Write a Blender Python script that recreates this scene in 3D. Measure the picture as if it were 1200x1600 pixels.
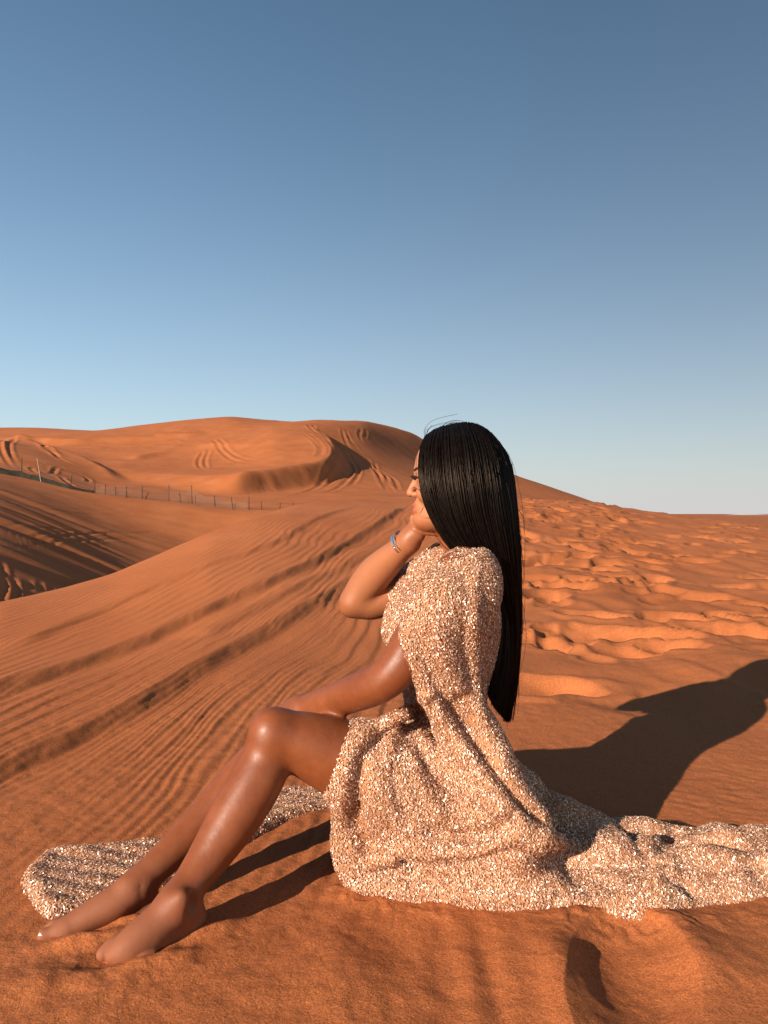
import bpy, math, random
import numpy as np
from mathutils import Vector

random.seed(7)
rng = np.random.default_rng(11)
R = math.radians

# ------------------------------------------------------------------ camera, world, sun, exposure
scene = bpy.context.scene
for o in list(bpy.data.objects):
    bpy.data.objects.remove(o)
COL = scene.collection
FPX = 1209.0                                   # focal length in photograph pixels (1200 x 1600)
cam_d = bpy.data.cameras.new('camera')
cam_d.sensor_fit = 'VERTICAL'
cam_d.sensor_height = 36.0
cam_d.lens = 36.0 * FPX / 1600.0
cam_d.clip_start = 0.05
cam_d.clip_end = 20000
cam = bpy.data.objects.new('camera', cam_d)
cam.rotation_euler = (R(90), 0, 0)
COL.objects.link(cam)
scene.camera = cam

SUN_AZ, SUN_EL = R(48), R(19)                  # sun to the left and behind the camera
to_sun = Vector((-math.cos(SUN_AZ) * math.cos(SUN_EL), -math.sin(SUN_AZ) * math.cos(SUN_EL), math.sin(SUN_EL)))
world = bpy.data.worlds.new('World')
scene.world = world
world.use_nodes = True
wn = world.node_tree
wn.nodes.clear()
sky = wn.nodes.new('ShaderNodeTexSky')
sky.sky_type = 'NISHITA'
sky.sun_disc = False
sky.sun_elevation = SUN_EL
sky.sun_rotation = -math.atan2(to_sun.x, to_sun.y)
sky.altitude = 1500
sky.air_density = 1.0
sky.dust_density = 1.5
sky.ozone_density = 1.5
bg = wn.nodes.new('ShaderNodeBackground')
bg.inputs['Strength'].default_value = 0.052
wo = wn.nodes.new('ShaderNodeOutputWorld')
tint = wn.nodes.new('ShaderNodeMix'); tint.data_type = 'RGBA'; tint.blend_type = 'MULTIPLY'
tint.inputs[0].default_value = 1.0; tint.inputs[7].default_value = (0.84, 1.05, 1.04, 1)
wn.links.new(sky.outputs[0], tint.inputs[6]); # pale dust haze low over the whole horizon, thinning upwards
wg = wn.nodes.new('ShaderNodeTexCoord'); wsep = wn.nodes.new('ShaderNodeSeparateXYZ'); wn.links.new(wg.outputs['Generated'], wsep.inputs[0])
def wmath(op, a, b):
    m_ = wn.nodes.new('ShaderNodeMath'); m_.operation = op
    for i_, v_ in enumerate((a, b)):
        if isinstance(v_, (int, float)): m_.inputs[i_].default_value = v_
        else: wn.links.new(v_, m_.inputs[i_])
    return m_.outputs[0]
fac_ = wmath('MULTIPLY', wmath('POWER', 2.71828, wmath('DIVIDE', wmath('MAXIMUM', wsep.outputs['Z'], 0.0), -0.165)), 0.93)
hz = wn.nodes.new('ShaderNodeMix'); hz.data_type = 'RGBA'; hz.inputs[7].default_value = (6.0, 5.8, 5.85, 1)
wn.links.new(fac_, hz.inputs[0]); wn.links.new(tint.outputs[2], hz.inputs[6]); wn.links.new(hz.outputs[2], bg.inputs['Color'])
wn.links.new(bg.outputs[0], wo.inputs['Surface'])

sun_d = bpy.data.lights.new('sun', 'SUN')
sun_d.energy = 5.0
sun_d.angle = R(0.5)
sun_d.color = (1.0, 0.87, 0.73)
sun = bpy.data.objects.new('sun', sun_d)
sun.rotation_euler = to_sun.to_track_quat('Z', 'Y').to_euler()
COL.objects.link(sun)

scene.view_settings.view_transform = 'Standard'
scene.view_settings.look = 'None'
scene.view_settings.exposure = 1.10
scene.view_settings.gamma = 1.0
scene.view_settings.use_curve_mapping = False

# ------------------------------------------------------------------ helpers
def P(px, py, Y):
    """photograph pixel at depth Y (metres from the camera plane) -> world"""
    return np.array([(px - 600.0) / FPX * Y, Y, -(py - 800.0) / FPX * Y])

def PP(lst):
    return np.array([P(*a[:3]) for a in lst])

def hashn(ix, iy, seed):
    v = (ix.astype(np.int64) * 374761393 + iy.astype(np.int64) * 668265263 + seed * 1442695041) & 0x7fffffff
    v = ((v ^ (v >> 13)) * 1274126177) & 0x7fffffff
    v = (v ^ (v >> 16)) & 0xffff
    return v / 32767.5 - 1.0

def vnoise(x, y, seed=0):
    x0 = np.floor(x); y0 = np.floor(y)
    fx = x - x0; fy = y - y0
    fx = fx * fx * fx * (fx * (fx * 6 - 15) + 10); fy = fy * fy * fy * (fy * (fy * 6 - 15) + 10)
    a = hashn(x0, y0, seed); b = hashn(x0 + 1, y0, seed)
    c = hashn(x0, y0 + 1, seed); d = hashn(x0 + 1, y0 + 1, seed)
    return (a + (b - a) * fx) * (1 - fy) + (c + (d - c) * fx) * fy

def fbm(x, y, seed=0, o=3):
    s = 0; a = 1.0; t = 0
    for i in range(o):
        s = s + a * vnoise(x * 2 ** i + 17.3 * i, y * 2 ** i - 9.1 * i, seed + i); t += a; a *= 0.5
    return s / t

def sstep(a, b, x):
    t = np.clip((x - a) / (b - a), 0, 1)
    return t * t * (3 - 2 * t)

def nspline(x, y, xi):
    """natural cubic spline, columns of y interpolated; linear extrapolation"""
    x = np.asarray(x, float); y = np.asarray(y, float); n = len(x)
    one = y.ndim == 1
    if one: y = y[:, None]
    h = np.diff(x); A = np.eye(n); B = np.zeros_like(y)
    for i in range(1, n - 1):
        A[i, i - 1] = h[i - 1]; A[i, i] = 2 * (h[i - 1] + h[i]); A[i, i + 1] = h[i]
        B[i] = 6 * ((y[i + 1] - y[i]) / h[i] - (y[i] - y[i - 1]) / h[i - 1])
    M = np.linalg.solve(A, B)
    xi = np.asarray(xi, float); xc = np.clip(xi, x[0], x[-1])
    k = np.clip(np.searchsorted(x, xc) - 1, 0, n - 2)
    dx0 = (x[k + 1] - xc)[..., None]; dx1 = (xc - x[k])[..., None]; hk = h[k][..., None]
    r = (M[k] * dx0 ** 3 + M[k + 1] * dx1 ** 3) / (6 * hk) + (y[k] / hk - M[k] * hk / 6) * dx0 + (y[k + 1] / hk - M[k + 1] * hk / 6) * dx1
    return r[..., 0] if one else r

def curve3(pts, n):
    """smooth curve through 3-D points (any columns), n samples, chord-length parametrised"""
    pts = np.asarray(pts, float)
    t = np.r_[0, np.cumsum(np.linalg.norm(np.diff(pts[:, :3], axis=0), axis=1) + 1e-6)]
    return nspline(t, pts, np.linspace(0, t[-1], n))

def mesh_np(name, V, F, smooth=True):
    """fast mesh from vertex array and quad or triangle index array"""
    me = bpy.data.meshes.new(name)
    F = np.asarray(F, np.int32); k = F.shape[1]
    me.vertices.add(len(V)); me.vertices.foreach_set('co', np.asarray(V, np.float32).ravel())
    me.loops.add(F.size); me.loops.foreach_set('vertex_index', F.ravel())
    me.polygons.add(len(F)); me.polygons.foreach_set('loop_start', np.arange(len(F), dtype=np.int32) * k)
    me.polygons.foreach_set('loop_total', np.full(len(F), k, np.int32))
    me.polygons.foreach_set('use_smooth', np.full(len(F), smooth))
    me.update(calc_edges=True)
    return me

def link(name, me, mat=None, parent=None, **props):
    o = bpy.data.objects.new(name, me)
    COL.objects.link(o)
    if mat and me is not None: me.materials.append(mat)
    if parent: o.parent = parent
    for k, v in props.items(): o[k] = v
    return o

def attr(me, name, vals):
    a = me.attributes.new(name, 'FLOAT', 'POINT')
    a.data.foreach_set('value', np.asarray(vals, np.float32))

def tubes(curves, radii, sides=3):
    """many tubes in one go: curves (n, m, 3), radii (n, m) -> V, F (quads)"""
    n, m, _ = curves.shape
    T = np.gradient(curves, axis=1); T /= np.linalg.norm(T, axis=2, keepdims=True) + 1e-9
    up = np.zeros_like(T); up[..., 0] = 0.31; up[..., 1] = 0.9; up[..., 2] = 0.21
    A = np.cross(T, up); A /= np.linalg.norm(A, axis=2, keepdims=True) + 1e-9
    B = np.cross(T, A)
    V = np.empty((n, m, sides, 3))
    for s in range(sides):
        a = 2 * math.pi * s / sides
        V[:, :, s] = curves + radii[..., None] * (A * math.cos(a) + B * math.sin(a))
    idx = np.arange(n * m * sides).reshape(n, m, sides)
    nx = np.roll(idx, -1, axis=2)
    F = np.stack([idx[:, :-1], nx[:, :-1], nx[:, 1:], idx[:, 1:]], axis=-1).reshape(-1, 4)
    return V.reshape(-1, 3), F

class N:
    """tiny node-material builder"""
    def __init__(self, name):
        self.m = bpy.data.materials.new(name); self.m.use_nodes = True
        self.t = self.m.node_tree; self.t.nodes.clear()
        self.out = self.add('ShaderNodeOutputMaterial'); self.b = self.add('ShaderNodeBsdfPrincipled')
        self.l(self.b.outputs[0], self.out.inputs['Surface'])
    def add(self, t, **kw):
        n = self.t.nodes.new(t)
        for k, v in kw.items(): setattr(n, k, v)
        return n
    def l(self, a, b): self.t.links.new(a, b)
    def set(self, **kw):
        for k, v in kw.items():
            self.b.inputs[k.replace('_', ' ')].default_value = v
    def pos(self):
        return self.add('ShaderNodeNewGeometry').outputs['Position']
    def noise(self, vec, scale, detail=2, rough=0.5):
        n = self.add('ShaderNodeTexNoise'); n.inputs['Scale'].default_value = scale
        n.inputs['Detail'].default_value = detail; n.inputs['Roughness'].default_value = rough
        if vec is not None: self.l(vec, n.inputs['Vector'])
        return n.outputs['Fac']
    def ramp(self, fac, stops):
        n = self.add('ShaderNodeValToRGB'); e = n.color_ramp.elements
        while len(e) > 1: e.remove(e[-1])
        e[0].position, e[0].color = stops[0][0], (*stops[0][1], 1)
        for p, c in stops[1:]:
            x = e.new(p); x.color = (*c, 1)
        self.l(fac, n.inputs[0]); return n.outputs[0]
    def math(self, op, a, b=None, clamp=False):
        n = self.add('ShaderNodeMath', operation=op); n.use_clamp = clamp
        for i, v in enumerate((a, b)):
            if v is None: continue
            if isinstance(v, (int, float)): n.inputs[i].default_value = v
            else: self.l(v, n.inputs[i])
        return n.outputs[0]
    def mix(self, fac, a, b, blend='MIX'):
        n = self.add('ShaderNodeMix', data_type='RGBA', blend_type=blend)
        for s, v in ((0, fac), (6, a), (7, b)):
            if isinstance(v, (int, float)): n.inputs[s].default_value = v
            elif isinstance(v, tuple): n.inputs[s].default_value = (*v, 1)
            else: self.l(v, n.inputs[s])
        return n.outputs[2]
    def bump(self, h, strength, dist, normal=None):
        n = self.add('ShaderNodeBump'); n.inputs['Strength'].default_value = strength
        n.inputs['Distance'].default_value = dist; self.l(h, n.inputs['Height'])
        if normal is not None: self.l(normal, n.inputs['Normal'])
        return n.outputs[0]
    def attr(self, name):
        return self.add('ShaderNodeAttribute', attribute_name=name).outputs['Fac']

# ------------------------------------------------------------------ sand material
def sand_material():
    n = N('orange_sand'); p = n.pos()
    big = n.noise(p, 0.35, 4, 0.55)
    mid = n.noise(p, 5.0, 4, 0.6)
    grain = n.noise(p, 420.0, 2, 0.8)
    grain2 = n.noise(p, 170.0, 3, 0.75)
    base = n.ramp(big, [(0.3, (0.320, 0.096, 0.031)), (0.7, (0.395, 0.131, 0.048))])
    base = n.mix(n.math('MULTIPLY', mid, 0.35), base, (0.275, 0.078, 0.023))
    g = n.ramp(grain, [(0.28, (0.45, 0.42, 0.40)), (0.5, (1, 1, 1)), (0.75, (1.6, 1.65, 1.7))])
    base = n.mix(0.85, base, g, 'MULTIPLY')
    g2 = n.ramp(grain2, [(0.3, (0.72, 0.7, 0.68)), (0.7, (1.2, 1.22, 1.25))])
    base = n.mix(0.8, base, g2, 'MULTIPLY')
    n.l(base, n.b.inputs['Base Color'])
    n.set(Roughness=0.93, Specular_IOR_Level=0.12)
    b1 = n.bump(n.noise(p, 230.0, 3, 0.8), 0.55, 0.0028)
    b2 = n.bump(n.noise(p, 45.0, 3, 0.6), 0.5, 0.004, b1)
    n.l(b2, n.b.inputs['Normal'])
    return n.m
SAND = sand_material()

# ------------------------------------------------------------------ terrain: one sheet, a height field z(X, Y)
G0 = -0.69                                      # sand level where she sits (camera is the origin)
# the near dune: silhouette of its crest (pixel column, pixel row, distance of the crest)
crest = np.array([(-900, 1120, 4.2), (-400, 1040, 4.6), (0, 958, 5.2), (100, 930, 5.9), (170, 905, 6.6), (250, 868, 7.6), (330, 830, 8.8),
                  (400, 806, 10), (450, 792, 11), (500, 784, 12), (560, 779, 13), (640, 776, 14), (810, 777, 14),
                  (930, 786, 14), (1000, 799, 13.5), (1100, 811, 13), (1200, 818, 13), (1600, 850, 12), (2300, 900, 11)], float)
_pxs = np.linspace(-900, 2300, 1600)
_cy = np.interp(_pxs, crest[:, 0], crest[:, 1]); _cd = np.interp(_pxs, crest[:, 0], crest[:, 2])
_ker = np.exp(-np.linspace(-2, 2, 31) ** 2); _ker /= _ker.sum()
def _blur1(a, k=_ker):
    h = len(k) // 2
    return np.convolve(np.pad(a, h, mode='edge'), k, 'valid')
_cy = _blur1(_cy); _cd = _blur1(_cd)

def z_near(X, Y):
    px = 600 + FPX * X / np.maximum(Y, 0.5)
    px = np.clip(px, -900, 2300)
    cy = np.interp(px, _pxs, _cy); cd = np.interp(px, _pxs, _cd)
    zc = -(cy - 800) / FPX * cd
    t = np.clip((Y - 2.0) / (cd - 2.0), 0, 1)
    s = t * t * (3 - 2 * t) * 0.55 + 0.45 * (t * t * (2 - t))
    z = G0 + (zc - G0) * s
    over = np.maximum(Y - cd, 0)
    fall = 0.20 + 0.20 * sstep(200, 600, px)
    drop = np.where(over < 2, fall * over ** 2 / 4, fall * (over - 1))
    return z - drop

# everything behind it: rows of (distance) x (pixel column) -> pixel row the surface has there
FX = np.array([-500, 0, 60, 150, 220, 300, 360, 430, 490, 570, 640, 700, 800, 900, 960, 1040, 1200, 1700], float)
FT = [
 (6,   [1500] * 18),
 (14,  [1290, 1180, 1190, 1200, 1210, 1230, 1240, 1240, 1240, 1240, 1240, 1240, 1240, 1240, 1240, 1240, 1240, 1240]),
 (26,  [1000, 1010, 1026, 1054, 1072, 1090, 1098, 1105, 1110, 1110, 1110, 1110, 1110, 1110, 1110, 1110, 1110, 1110]),
 (40,  [806, 878, 905, 947, 981, 1012, 1026, 1036, 1040, 1035, 1040, 1040, 1040, 1040, 1040, 1040, 1040, 1040]),
 (55,  [722, 799, 824, 864, 893, 921, 934, 940, 942, 928, 930, 930, 930, 930, 930, 930, 930, 930]),
 (70,  [695, 755, 774, 806, 828, 850, 862, 867, 868, 850, 850, 860, 860, 880, 880, 880, 880, 880]),
 (80,  [690, 741, 752, 770, 780, 791, 799, 803, 806, 808, 812, 820, 828, 855, 855, 855, 855, 855]),
 (94,  [684, 724, 735, 757, 765, 772, 777, 779, 782, 784, 788, 796, 808, 830, 835, 840, 845, 845]),
 (106, [680, 704, 716, 743, 752, 758, 762, 764, 767, 770, 774, 783, 798, 815, 822, 828, 833, 833]),
 (119, [684, 690, 704, 726, 733, 739, 742, 742, 745, 750, 757, 768, 788, 806, 814, 820, 825, 825]),
 (134, [690, 694, 702, 706, 710, 713, 712, 706, 712, 728, 740, 753, 777, 798, 808, 815, 820, 820]),
 (147, [680, 688, 690, 689, 688, 686, 684, 680, 686, 700, 718, 736, 765, 789, 802, 812, 817, 817]),
 (160, [676, 681, 680, 677, 674, 667, 664, 664, 662, 668, 690, 715, 750, 780, 797, 810, 815, 815]),
 (170, [672, 677, 674, 673, 669, 661, 656, 662, 655, 655, 674, 700, 739, 773, 795, 808, 814, 814]),
 (185, [668, 670, 668, 672, 664, 656, 650, 657, 659, 664, 679, 706, 748, 780, 797, 808, 813, 813]),
 (215, [670, 668, 669, 676, 668, 660, 655, 656, 668, 676, 678, 716, 760, 788, 799, 808, 812, 812]),
 (300, [720, 720, 720, 720, 720, 720, 720, 720, 724, 730, 740, 755, 780, 795, 801, 807, 810, 810]),
 (700, [780, 780, 780, 780, 780, 780, 780, 780, 784, 788, 790, 795, 799, 803, 805, 807, 808, 808]),
 (5000, [802] * 18)]
for _d, _r in FT:                              # carry the banked slope on beyond the left edge of the view
    if 20 < _d < 90:
        _v = _r[1] - 0.85 * (_r[3] - _r[1]); _r[0] = _v - 0.6 * (_r[3] - _r[1])
    else: _v = 0.7 * _r[1] + 0.3 * _r[0]
    _r.insert(1, _v)
FX = np.insert(FX, 1, -150.0)
_lx = np.linspace(-500, 1700, 560)
_lyr = np.log(np.array([r[0] for r in FT])); _ly = np.linspace(_lyr[0], _lyr[-1], 640)
_tab = np.array([np.interp(_lx, FX, r[1]) for r in FT])
_tab = np.array([np.interp(_ly, _lyr, _tab[:, i]) for i in range(len(_lx))]).T
k1 = np.exp(-np.linspace(-2, 2, 13) ** 2); k1 /= k1.sum()
k2 = np.exp(-np.linspace(-2, 2, 9) ** 2); k2 /= k2.sum()
_tab = np.array([_blur1(r, k1) for r in _tab]); _tab = np.array([_blur1(c, k2) for c in _tab.T]).T

def z_far(X, Y):
    Yc = np.maximum(Y, 6.0)
    px = np.clip(600 + FPX * X / Yc, -500, 1699.9); ly = np.clip(np.log(Yc / (1 + 0.5 * sstep(420, 760, px) * sstep(85, 230, Yc))), _ly[0], _ly[-1] - 1e-6)
    fx = (px + 500) / (_lx[1] - _lx[0]); fy = (ly - _ly[0]) / (_ly[1] - _ly[0])
    ix = np.minimum(fx.astype(int), len(_lx) - 2); iy = np.minimum(fy.astype(int), len(_ly) - 2)
    fx = fx - ix; fy = fy - iy
    v = (_tab[iy, ix] * (1 - fx) + _tab[iy, ix + 1] * fx) * (1 - fy) + (_tab[iy + 1, ix] * (1 - fx) + _tab[iy + 1, ix + 1] * fx) * fy
    return -(v - 800) / FPX * Yc

def z_base(X, Y):
    a = z_near(X, Y); b = z_far(X, Y)
    k = 0.4
    h = np.clip(0.5 + 0.5 * (a - b) / k, 0, 1)
    return b + (a - b) * h + k * h * (1 - h)

def px_ground(pts, zf=z_base, lo=0.7, hi=600.0):
    """where the sight line of a pixel first meets the terrain"""
    pts = np.asarray(pts, float); Ys = np.exp(np.linspace(math.log(lo), math.log(hi), 2600))
    res = []
    for px, py in pts:
        z = zf((px - 600) / FPX * Ys, Ys) + (py - 800) / FPX * Ys
        i = int(np.argmax(z > 0)) if (z > 0).any() else len(Ys) - 1
        res.append(((px - 600) / FPX * Ys[i], Ys[i]))
    return np.array(res)

def poly_dist(X, Y, pl):
    """signed distance to a polyline (positive on its left), plus parameter 0..1 along it"""
    best = np.full(X.shape, 1e9); sg = np.zeros(X.shape); tt = np.zeros(X.shape)
    L = np.r_[0, np.cumsum(np.linalg.norm(np.diff(pl, axis=0), axis=1))]
    for i in range(len(pl) - 1):
        ax, ay = pl[i]; bx, by = pl[i + 1]; dx, dy = bx - ax, by - ay; l2 = dx * dx + dy * dy + 1e-12
        t = np.clip(((X - ax) * dx + (Y - ay) * dy) / l2, 0, 1)
        ex = X - ax - t * dx; ey = Y - ay - t * dy; d = np.hypot(ex, ey)
        m = d < best
        best = np.where(m, d, best); sg = np.where(m, np.sign(dx * ey - dy * ex), sg)
        tt = np.where(m, (L[i] + t * math.sqrt(l2)) / L[-1], tt)
    return best * np.where(sg == 0, 1, sg), tt

def densify(pts, n=24):
    return curve3(np.c_[np.asarray(pts, float), np.zeros(len(pts))], n)[:, :2]

def build_terrain():
    # rows
    py = np.arange(1790, 1040, -1.45)
    rows = [0.69 * FPX / (py - 800)]
    rows.append(np.exp(np.linspace(math.log(rows[0][-1]), math.log(16.5), 240))[1:])
    rows.append(np.exp(np.linspace(math.log(16.5), math.log(50), 75))[1:])
    rows.append(np.exp(np.linspace(math.log(50), math.log(235), 250))[1:])
    rows.append(np.exp(np.linspace(math.log(235), math.log(5000), 36))[1:])
    back = np.array([-60, -30, -14, -7, -3.5, -1.6, -0.6, 0.0, 0.35, 0.55])
    Yr = np.r_[back, np.concatenate(rows)]
    ui = np.arange(-0.53, 0.5301, 1.8 / FPX)
    side = 0.53 * np.exp(np.linspace(0, math.log(9), 46))[1:]
    u = np.r_[-side[::-1], ui, side]
    g = np.where(Yr >= 0.65, Yr, 0.65 + (0.65 - Yr) * 1.2)
    X = u[None, :] * g[:, None]; Y = np.repeat(Yr[:, None], len(u), 1)
    Z = z_base(X, Y)
    px = 600 + FPX * X / np.maximum(Y, 0.5)
    near = (z_near(X, Y) > z_far(X, Y) - 0.2) & (Y < 22)

    # ---- near dune relief
    nb = near & (Y > 0.3)
    x = X[nb]; y = Y[nb]; p = px[nb]; z = np.zeros(x.shape)
    z += 0.022 * fbm(x * 0.9 + 3, y * 0.7, 3, 3) * (1 - np.exp(-((x - .05) ** 2 + (y - 1.45) ** 2) / .75 ** 2))                                   # soft swells
    # wind ripples running away from the camera on the left flank
    w1 = fbm(x * 1.3 + 5, y * 0.35, 21, 3); w2 = fbm(x * 5 + 1, y * 1.1, 25, 3)
    c = x * 0.989 - y * 0.150 + 0.11 * w1 + 0.030 * w2
    lam = 0.088
    ph = c / lam + 1.2 * fbm(x * 1.2, y * 0.36, 31, 2) + 0.35 * fbm(x * 6, y * 2.2, 33, 2)
    f = ph - np.floor(ph)
    prof = np.where(f < 0.70, sstep(0, 0.70, f), 1 - sstep(0.70, 1.0, f))
    amp = 0.0056 * (0.22 + 0.78 * sstep(-0.45, 0.4, fbm(x * 2.4, y * 0.8, 41, 3)))
    left = 1 - sstep(-0.05, 0.55, x + 0.05 * y - 0.12 * np.maximum(y - 3, 0))
    frontfade = sstep(1.15, 1.75, y + 0.25 * (-x))
    z += amp * prof * (0.03 + 0.97 * left) * (0.25 + 0.75 * frontfade) * (1 - 0.5 * sstep(6, 13, y))
    ph2 = (c + 0.03 * w2) / 0.031
    z += 0.0013 * np.sin(2 * math.pi * ph2) * left * frontfade * sstep(-0.3, 0.4, fbm(x * 2.2, y * 0.8, 47, 2))
    # long ledges (old wheel marks) crossing the flank
    for pl, hh, back_w in (([(-160, 1140), (0, 1078), (120, 1040), (250, 985), (390, 925), (500, 873), (575, 828), (632, 789)], 0.029, 0.42),
                           ([(-160, 1255), (0, 1192), (100, 1150), (210, 1102), (300, 1050), (400, 992), (500, 932), (570, 888), (640, 845)], 0.028, 0.40),
                           ([(0, 1018), (200, 935), (380, 868), (480, 818), (560, 790)], 0.016, 0.22),
                           ([(300, 1000), (420, 940), (520, 893), (600, 850)], 0.014, 0.15)):
        q = densify(px_ground(pl, z_base, 1.2, 15.9), 30)
        d, t = poly_dist(x, y, q)
        d = d + 0.030 * fbm(x * 3.5, y * 0.9, 53, 3) + 0.010 * fbm(x * 18, y * 5, 54, 2)
        taper = sstep(0, 0.05, t) * (1 - sstep(0.86, 1.0, t))
        prof = np.where(d > 0, np.exp(-d / back_w), 1 - sstep(0, 0.105, -d))
        z += hh * prof * taper
        z -= 0.35 * hh * np.exp(-((d + 0.13) / 0.07) ** 2) * taper
    # trampled right flank
    trample = sstep(0.15, 0.9, x - 0.02 * y) * sstep(2.0, 3.0, y)
    z += trample * (0.030 * fbm(x * 2.0, y * 1.4, 61, 3) + 0.007 * fbm(x * 6, y * 4, 67, 3))
    # slanting soft steps between the prints
    sc = (x * 0.80 + y * 0.42 + 0.30 * fbm(x * 1.1, y * 0.8, 71, 3)) / 0.62
    sf = sc - np.floor(sc)
    z += trample * 0.011 * np.where(sf < 0.82, sf / 0.82, 1 - sstep(0.82, 1, sf))
    rp = (y * 0.92 - x * 0.35 + 0.12 * fbm(x * 3, y * 3, 75, 2)) / 0.075
    z += trample * sstep(2.6, 3.4, y) * 0.0010 * np.sin(2 * math.pi * rp) * sstep(0.0, 0.5, fbm(x * 1.3 + 9, y * 0.9, 77, 2))

    def pit(cx, cy, ang, a, b, depth, rim=0.3):
        nonlocal z
        m = (np.abs(x - cx) < 2.2 * a) & (np.abs(y - cy) < 2.2 * a)
        if not m.any(): return
        xx = x[m] - cx; yy = y[m] - cy
        l = xx * math.cos(ang) + yy * math.sin(ang); w = -xx * math.sin(ang) + yy * math.cos(ang)
        wob = 1 + 0.22 * vnoise(xx * 9 + cx * 7, yy * 9 + cy * 5, 81)
        r = np.sqrt((l / a) ** 2 + (w / b) ** 2) * wob
        bowl = np.where(r < 1, -(1 - r ** 2.4), 0)
        ring = np.exp(-((r - 1.16) / 0.26) ** 2)
        z[m] += depth * (bowl * (1 + 0.35 * l / a * (r < 1)) + rim * ring)
    prints = [(900, 872, 1.0), (1005, 880, 1.1), (1000, 915, 1.2), (940, 992, 1.5), (1140, 990, 1.5), (880, 920, 1.4), (1060, 965, 1.2), (1180, 905, 1.0),
              (860, 1000, 1.2), (1090, 935, 1.1), (1040, 1000, 1.0), (1190, 965, 1.1), (850, 1075, 1.3)]
    q = px_ground([(a, b) for a, b, _ in prints], z_base, 1.5, 15.9)
    for (cx, cy), (_, _, s) in zip(q, prints):
        pit(cx, cy, random.uniform(-0.5, 0.9), 0.19 * s, 0.105 * s, 0.048 * s, 0.20)
    for i in range(430):
        cy = 3.3 + 11.2 * random.random() ** 0.8; uu = random.uniform(0.12, 0.62)
        if cy > 6 and random.random() < 0.4: uu = random.uniform(0.09, 0.32)
        s = random.uniform(0.75, 1.3)
        pit(uu * cy + random.gauss(0, .1), cy, random.uniform(-0.6, 1.0) + (math.pi / 2 if random.random() < .25 else 0), 0.155 * s, 0.092 * s, random.uniform(0.022, 0.052) * s, 0.14)
    # foreground: dent with a dark flank, soft furrows, sand pushed up round the feet
    def gp(a, b): return px_ground([(a, b)], z_base, 0.6, 4)[0]
    def bump_at(a, b, sx, sy, h, ang=0.0):
        nonlocal z
        cx, cy = gp(a, b); xx = x - cx; yy = y - cy
        l = xx * math.cos(ang) + yy * math.sin(ang); w = -xx * math.sin(ang) + yy * math.cos(ang)
        z += h * np.exp(-(l / sx) ** 2 - (w / sy) ** 2)
    cx, cy = gp(990, 1540); pit(cx, cy, 1.25, 0.20, 0.105, 0.026, 0.16)
    bump_at(890, 1540, 0.05, 0.14, 0.018, 0.1)
    bump_at(1090, 1500, 0.08, 0.09, 0.016)
    for a, b, sx, sy, h in ((700, 1530, .030, .16, -.0045), (735, 1520, .022, .15, .004), (765, 1530, .022, .16, -.0045), (795, 1520, .026, .15, .004), (540, 1520, .06, .1, .010), (610, 1480, .05, .08, -.006)):
        bump_at(a, b, sx, sy, h)
    bump_at(150, 1472, 0.070, 0.022, 0.016, 0.25)          # ridge between the two feet
    bump_at(205, 1446, 0.040, 0.018, 0.016, 0.35)
    bump_at(160, 1510, 0.035, 0.020, -0.010, 0.3)          # hollow in front of the buried toes
    bump_at(240, 1508, 0.050, 0.018, 0.010, 0.55)
    bump_at(320, 1462, 0.070, 0.018, 0.016, 0.6)
    bump_at(60, 1540, 0.12, 0.05, 0.012, 0.3)
    for a, b, l_, h in ((300, 1500, .10, .006), (260, 1545, .12, .006), (380, 1490, .12, .007), (340, 1545, .12, .005), (430, 1540, .13, .006), (160, 1560, .12, .006), (480, 1480, .1, .005)):
        bump_at(a, b, l_, 0.014, h, 0.85)
    hemq = px_ground([(548, 1396), (650, 1416), (800, 1432), (960, 1438), (1060, 1442), (1190, 1412)], z_base, .6, 4)
    hd, _ = poly_dist(x, y, hemq); hd = np.abs(hd)
    z += np.exp(-(hd / .045) ** 2) * (.004 + .007 * np.maximum(fbm(x * 34, y * 34, 97, 3), -.1)) * sstep(-.4, .2, fbm(x * 5, y * 5, 99, 2))
    fx, fy = gp(190, 1490); fr = np.hypot(x - fx, y - fy)
    z += np.exp(-(fr / .16) ** 2) * .004 * fbm(x * 26, y * 26, 98, 3)
    # fine raked texture to the far right of the train
    rk = sstep(0.45, 0.75, x) * (1 - sstep(2.1, 2.8, y)) * sstep(1.4, 1.65, y)
    z += rk * 0.0004 * np.sin((x * 0.45 + y * 0.9 + 0.08 * fbm(x * 4, y * 4, 91, 2)) / 0.034 * 2 * math.pi) * sstep(-.3, .3, fbm(x * 3, y * 3, 93, 2))
    z += 0.0016 * fbm(x * 30, y * 30, 95, 2) * (1 - sstep(2.5, 4, y))
    Z[nb] += z

    # ---- far dunes relief
    fb = (~near) & (Y > 12) & (Y < 420)
    x = X[fb]; y = Y[fb]; p = px[fb]; z = np.zeros(x.shape)
    z += 0.35 * fbm(x * 0.045, y * 0.045, 101, 3) * sstep(60, 110, y)
    valley = 1 - sstep(58, 74, y)
    st = fbm(x * 0.07 + 0.05 * y, y * 0.55, 103, 2)
    z += valley * (0.20 * st + 0.11 * fbm(x * 0.06 + .04 * y, y * 1.1, 107, 2))
    z += (1 - valley) * 0.05 * fbm(x * 0.25, y * 0.9, 109, 3)
    zb = lambda a, b: z_base(a, b)
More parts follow.
